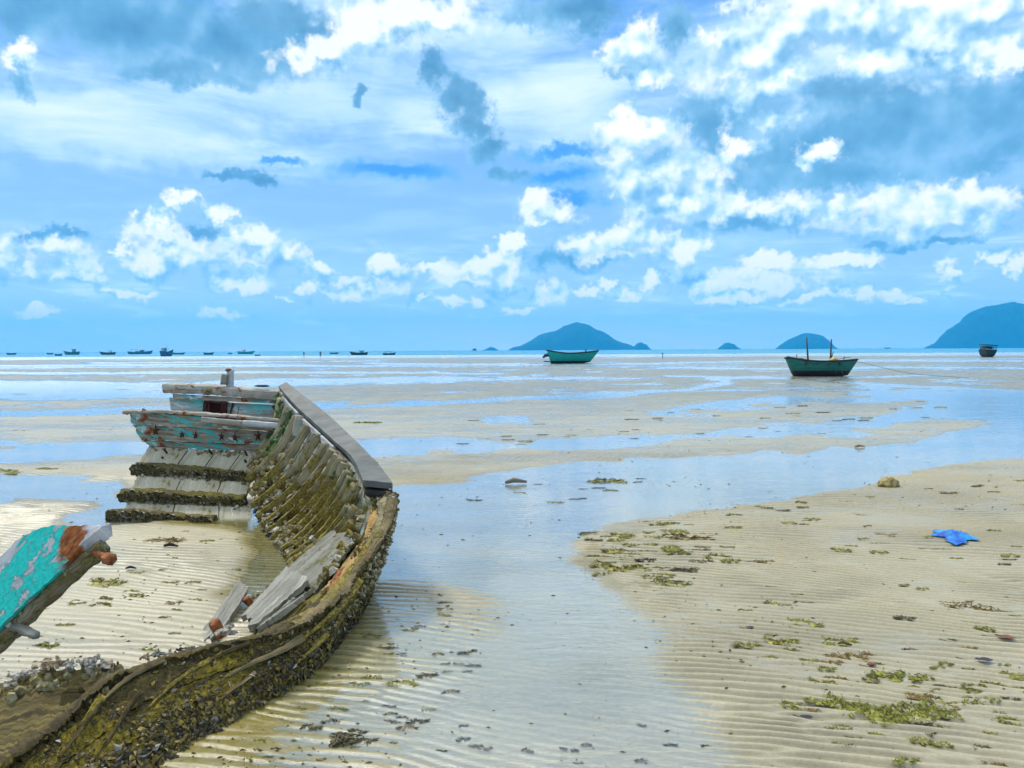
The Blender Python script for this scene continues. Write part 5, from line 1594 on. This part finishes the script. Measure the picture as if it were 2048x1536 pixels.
scatter([(1320, 815), (1700, 800), (1900, 800), (1850, 860), (1400, 890), (900, 890), (900, 840)], 40, 20, 46, [3, 3, 0, 0], 'dotted over the middle flat', 'seaweed scraps on the middle flat')
scatter([(900, 1440), (1400, 1440), (1450, 1536), (850, 1536)], 14, 10, 22, [3, 2], 'under the shallow sheet at the bottom', 'seaweed scraps under the shallow sheet')

# tiny flecks of weed and shell grit nobody could count
rs = np.random.default_rng(77)
V = []; F = []; n0 = 0
N_F = 5200
fx = rs.uniform(-300, 2300, N_F); fy = 860 + 760 * rs.random(N_F) ** 1.2
for k in range(N_F):
    p = G(fx[k], fy[k])
    den = float(fbm(p[0] * .9, p[1] * .9, 3, 301))
    if rs.random() > smooth(np.array(den), .36, .62) + .06: continue
    zz = sand_z(p[0], p[1])
    if zz < -.008 and rs.random() < .8: continue
    s = (.002 + .0065 * rs.random() ** 3) * (1 + p[1] * .10); an = rs.normal() * .5
    t = np.array([math.cos(an), math.sin(an), 0]) * s * (1 + 1.2 * rs.random()); u = np.array([-math.sin(an), math.cos(an), 0]) * s * (.4 + .3 * rs.random())
    c = np.array([p[0], p[1], max(zz, -.002) + .001])
    V += [c - t, c - u, c + t, c + u, c + [0, 0, s * .5 + .002]]
    F += [(n0 + i, n0 + (i + 1) % 4, n0 + 4) for i in range(4)]; n0 += 5
FLK = island_random('weed flecks', [(0, (.09, .08, .02)), (.4, (.19, .17, .04)), (.6, (.13, .08, .03)), (.8, (.06, .05, .03)), (.93, (.26, .24, .08)), (1, (.6, .57, .5))], .8)
tag(mesh('weed_flecks', V, F, FLK, None, None, False), kind='stuff')

# dark kelp piece by the hull
M_KELP = WEEDS[3]
p = G(692, 1482)
b = MB()
for k in range(34):
    an = random.gauss(.1, .5); c = p + np.array([random.gauss(.0, .028), random.gauss(0, .02), .008])
    if k < 12: c = p + np.array([-.035 + random.gauss(0, .008), -.045 + k * .006, .01]); an = 1.2 + random.gauss(0, .5)
    d = np.array([math.cos(an), math.sin(an), random.uniform(-.1, .5)])
    L = random.uniform(.02, .06)
    b.tube([c - d * L * .5, c + [0, 0, .006], c + d * L * .5], [.003, .0055, .001], 5, .3)
tag(b.build('kelp', M_KELP, base=p), 'dark branching kelp piece on the sand close to the hull', 'seaweed')

# blue bag
mt, N, out = material('blue plastic film')
ob = N.n('ShaderNodeTexCoord').outputs['Object']
c = N.mix(N.mr(N.noise(ob, 9, 4), .35, .65), (.0, .07, .42), (.01, .26, .60))
principled(N, out, Base_Color=c, Roughness=.55, Normal=N.bump(N.noise(ob, 30, 4), .5, .01))
p = G(1906, 1080)
n, m_ = 30, 20
uu, vv = np.meshgrid(np.linspace(-1, 1, n), np.linspace(-1, 1, m_), indexing='ij')
rr = 1 + .5 * (fbm(np.arctan2(vv, uu) * 1.6 + 9, uu * 0 + 3, 3, 8) - .5) * 2
X = uu * .125 * rr + .01; Yv = vv * .16 * rr * (1 - .35 * uu)
Z = .012 + .036 * np.clip(1 - (uu * 1.1) ** 2 - (vv * 1.0) ** 2, 0, 1) * (.3 + 1.4 * fbm(uu * 3.5, vv * 4.5, 4, 12)) + .012 * fbm(uu * 8, vv * 8, 2, 2)
g = np.stack([X + p[0], Yv + p[1], Z + sand_z(p[0], p[1])], -1)
b = MB(); b.slab(g, .004); tag(b.build('plastic_bag', mt, base=p), 'crumpled bright blue plastic bag on the rippled sand', 'bag')

# stones, driftwood and leaves
M_STONE = plain('weedy yellow stone', (.30, .22, .06), .9, .5, 14, .9, col2=(.45, .36, .16))
p = G(1778, 975)
b = MB(); b.lump(p + [0, 0, .04], .115, .09, .075, 31, .5, 26, 16, 3.2); tag(b.build('stone', M_STONE, base=p), 'yellow brown stone at the near edge of the channel', 'stone')
for (x, y, L, an, mt_, lab) in ((1032, 968, 44, .15, M_GREY2, 'pale driftwood stub lying in the main channel'), (1720, 895, 20, 0, M_ORANGE, 'orange brown wood scrap beyond the channel on the right'), (342, 1102, 30, -.1, M_BLACK, 'black charred stick on the sand inside the wreck'), (262, 1148, 22, 0, M_BLACK, 'short black stick left inside the wreck, nearer the viewer'), (545, 1355, 0, 0, None, ''), (1690, 1298, 26, -.35, M_KELP, 'dark twig across the brown tipped seaweed strand')):
    if not L: continue
    p = G(x, y); s = L * p[1] / FPX
    d = np.array([math.cos(an), math.sin(an), 0]) * s * .5
    z0_ = np.array([0, 0, max(sand_z(p[0], p[1]), 0) + .012 + s * .03])
    b = MB(); b.tube([p - d + z0_, p - d * .2 + z0_ + [0, .01, s * .10], p + d + z0_], [s * .07, s * .12, s * .05], 8, .5)
    tag(b.build('driftwood' if mt_ is M_GREY2 else 'stick', mt_, base=p), lab, 'driftwood' if mt_ is M_GREY2 else 'stick')
M_LEAFB = plain('dead brown leaf', (.16, .06, .03), .6, .4, 20, .4)
M_LEAFD = plain('blue black leaf', (.035, .028, .04), .45, .4, 20, .4)
for (x, y, L, an, mt_, lab) in ((2010, 1284, 36, -.5, M_LEAFB, 'reddish brown dead leaf near the right edge'), (1613, 1441, 26, -.1, M_LEAFD, 'blue black leaf with a thin stalk left of the largest weed'), (1968, 1330, 34, -.2, M_LEAFD, 'dark leaf curled on the sand near the right edge'), (1905, 1289, 18, -.5, M_LEAFD, 'small dark leaf above the olive tufts on the right'), (1742, 1336, 22, .3, M_LEAFB, 'brown leaf between curved weed strip and dark twig'), (1500, 1262, 18, .0, M_LEAFD, 'small dark leaf above the leftmost big clump')):
    p = G(x, y); s = L * p[1] / FPX
    n, m_ = 9, 5
    gg_ = np.zeros((n, m_, 3))
    for i in range(n):
        t = i / (n - 1); w = math.sin(PI * t) ** .8 * .26
        for j in range(m_):
            v = j / (m_ - 1) - .5
            a_, c_ = (t - .5) * s, v * w * 2 * s
            gg_[i, j] = (a_ * math.cos(an) - c_ * math.sin(an), a_ * math.sin(an) + c_ * math.cos(an), .010 + abs(v) * .05 * s + .03 * s * (2 * t - 1) ** 2 + .03 * s * math.sin(9 * t + 4 * v))
    gg_ += p + np.array([0, 0, sand_z(p[0], p[1])])
    b = MB(); b.slab(gg_[::-1], .0015)
    d = np.array([math.cos(an), math.sin(an), 0])
    b.tube([p - d * s * .5 + [0, 0, .012], p - d * s * .8 + [0, .02, .012], p - d * s * 1.15 + [0, .06, .008]], .0016, 5)
    tag(b.build('leaf', mt_, base=p), lab, 'leaf')
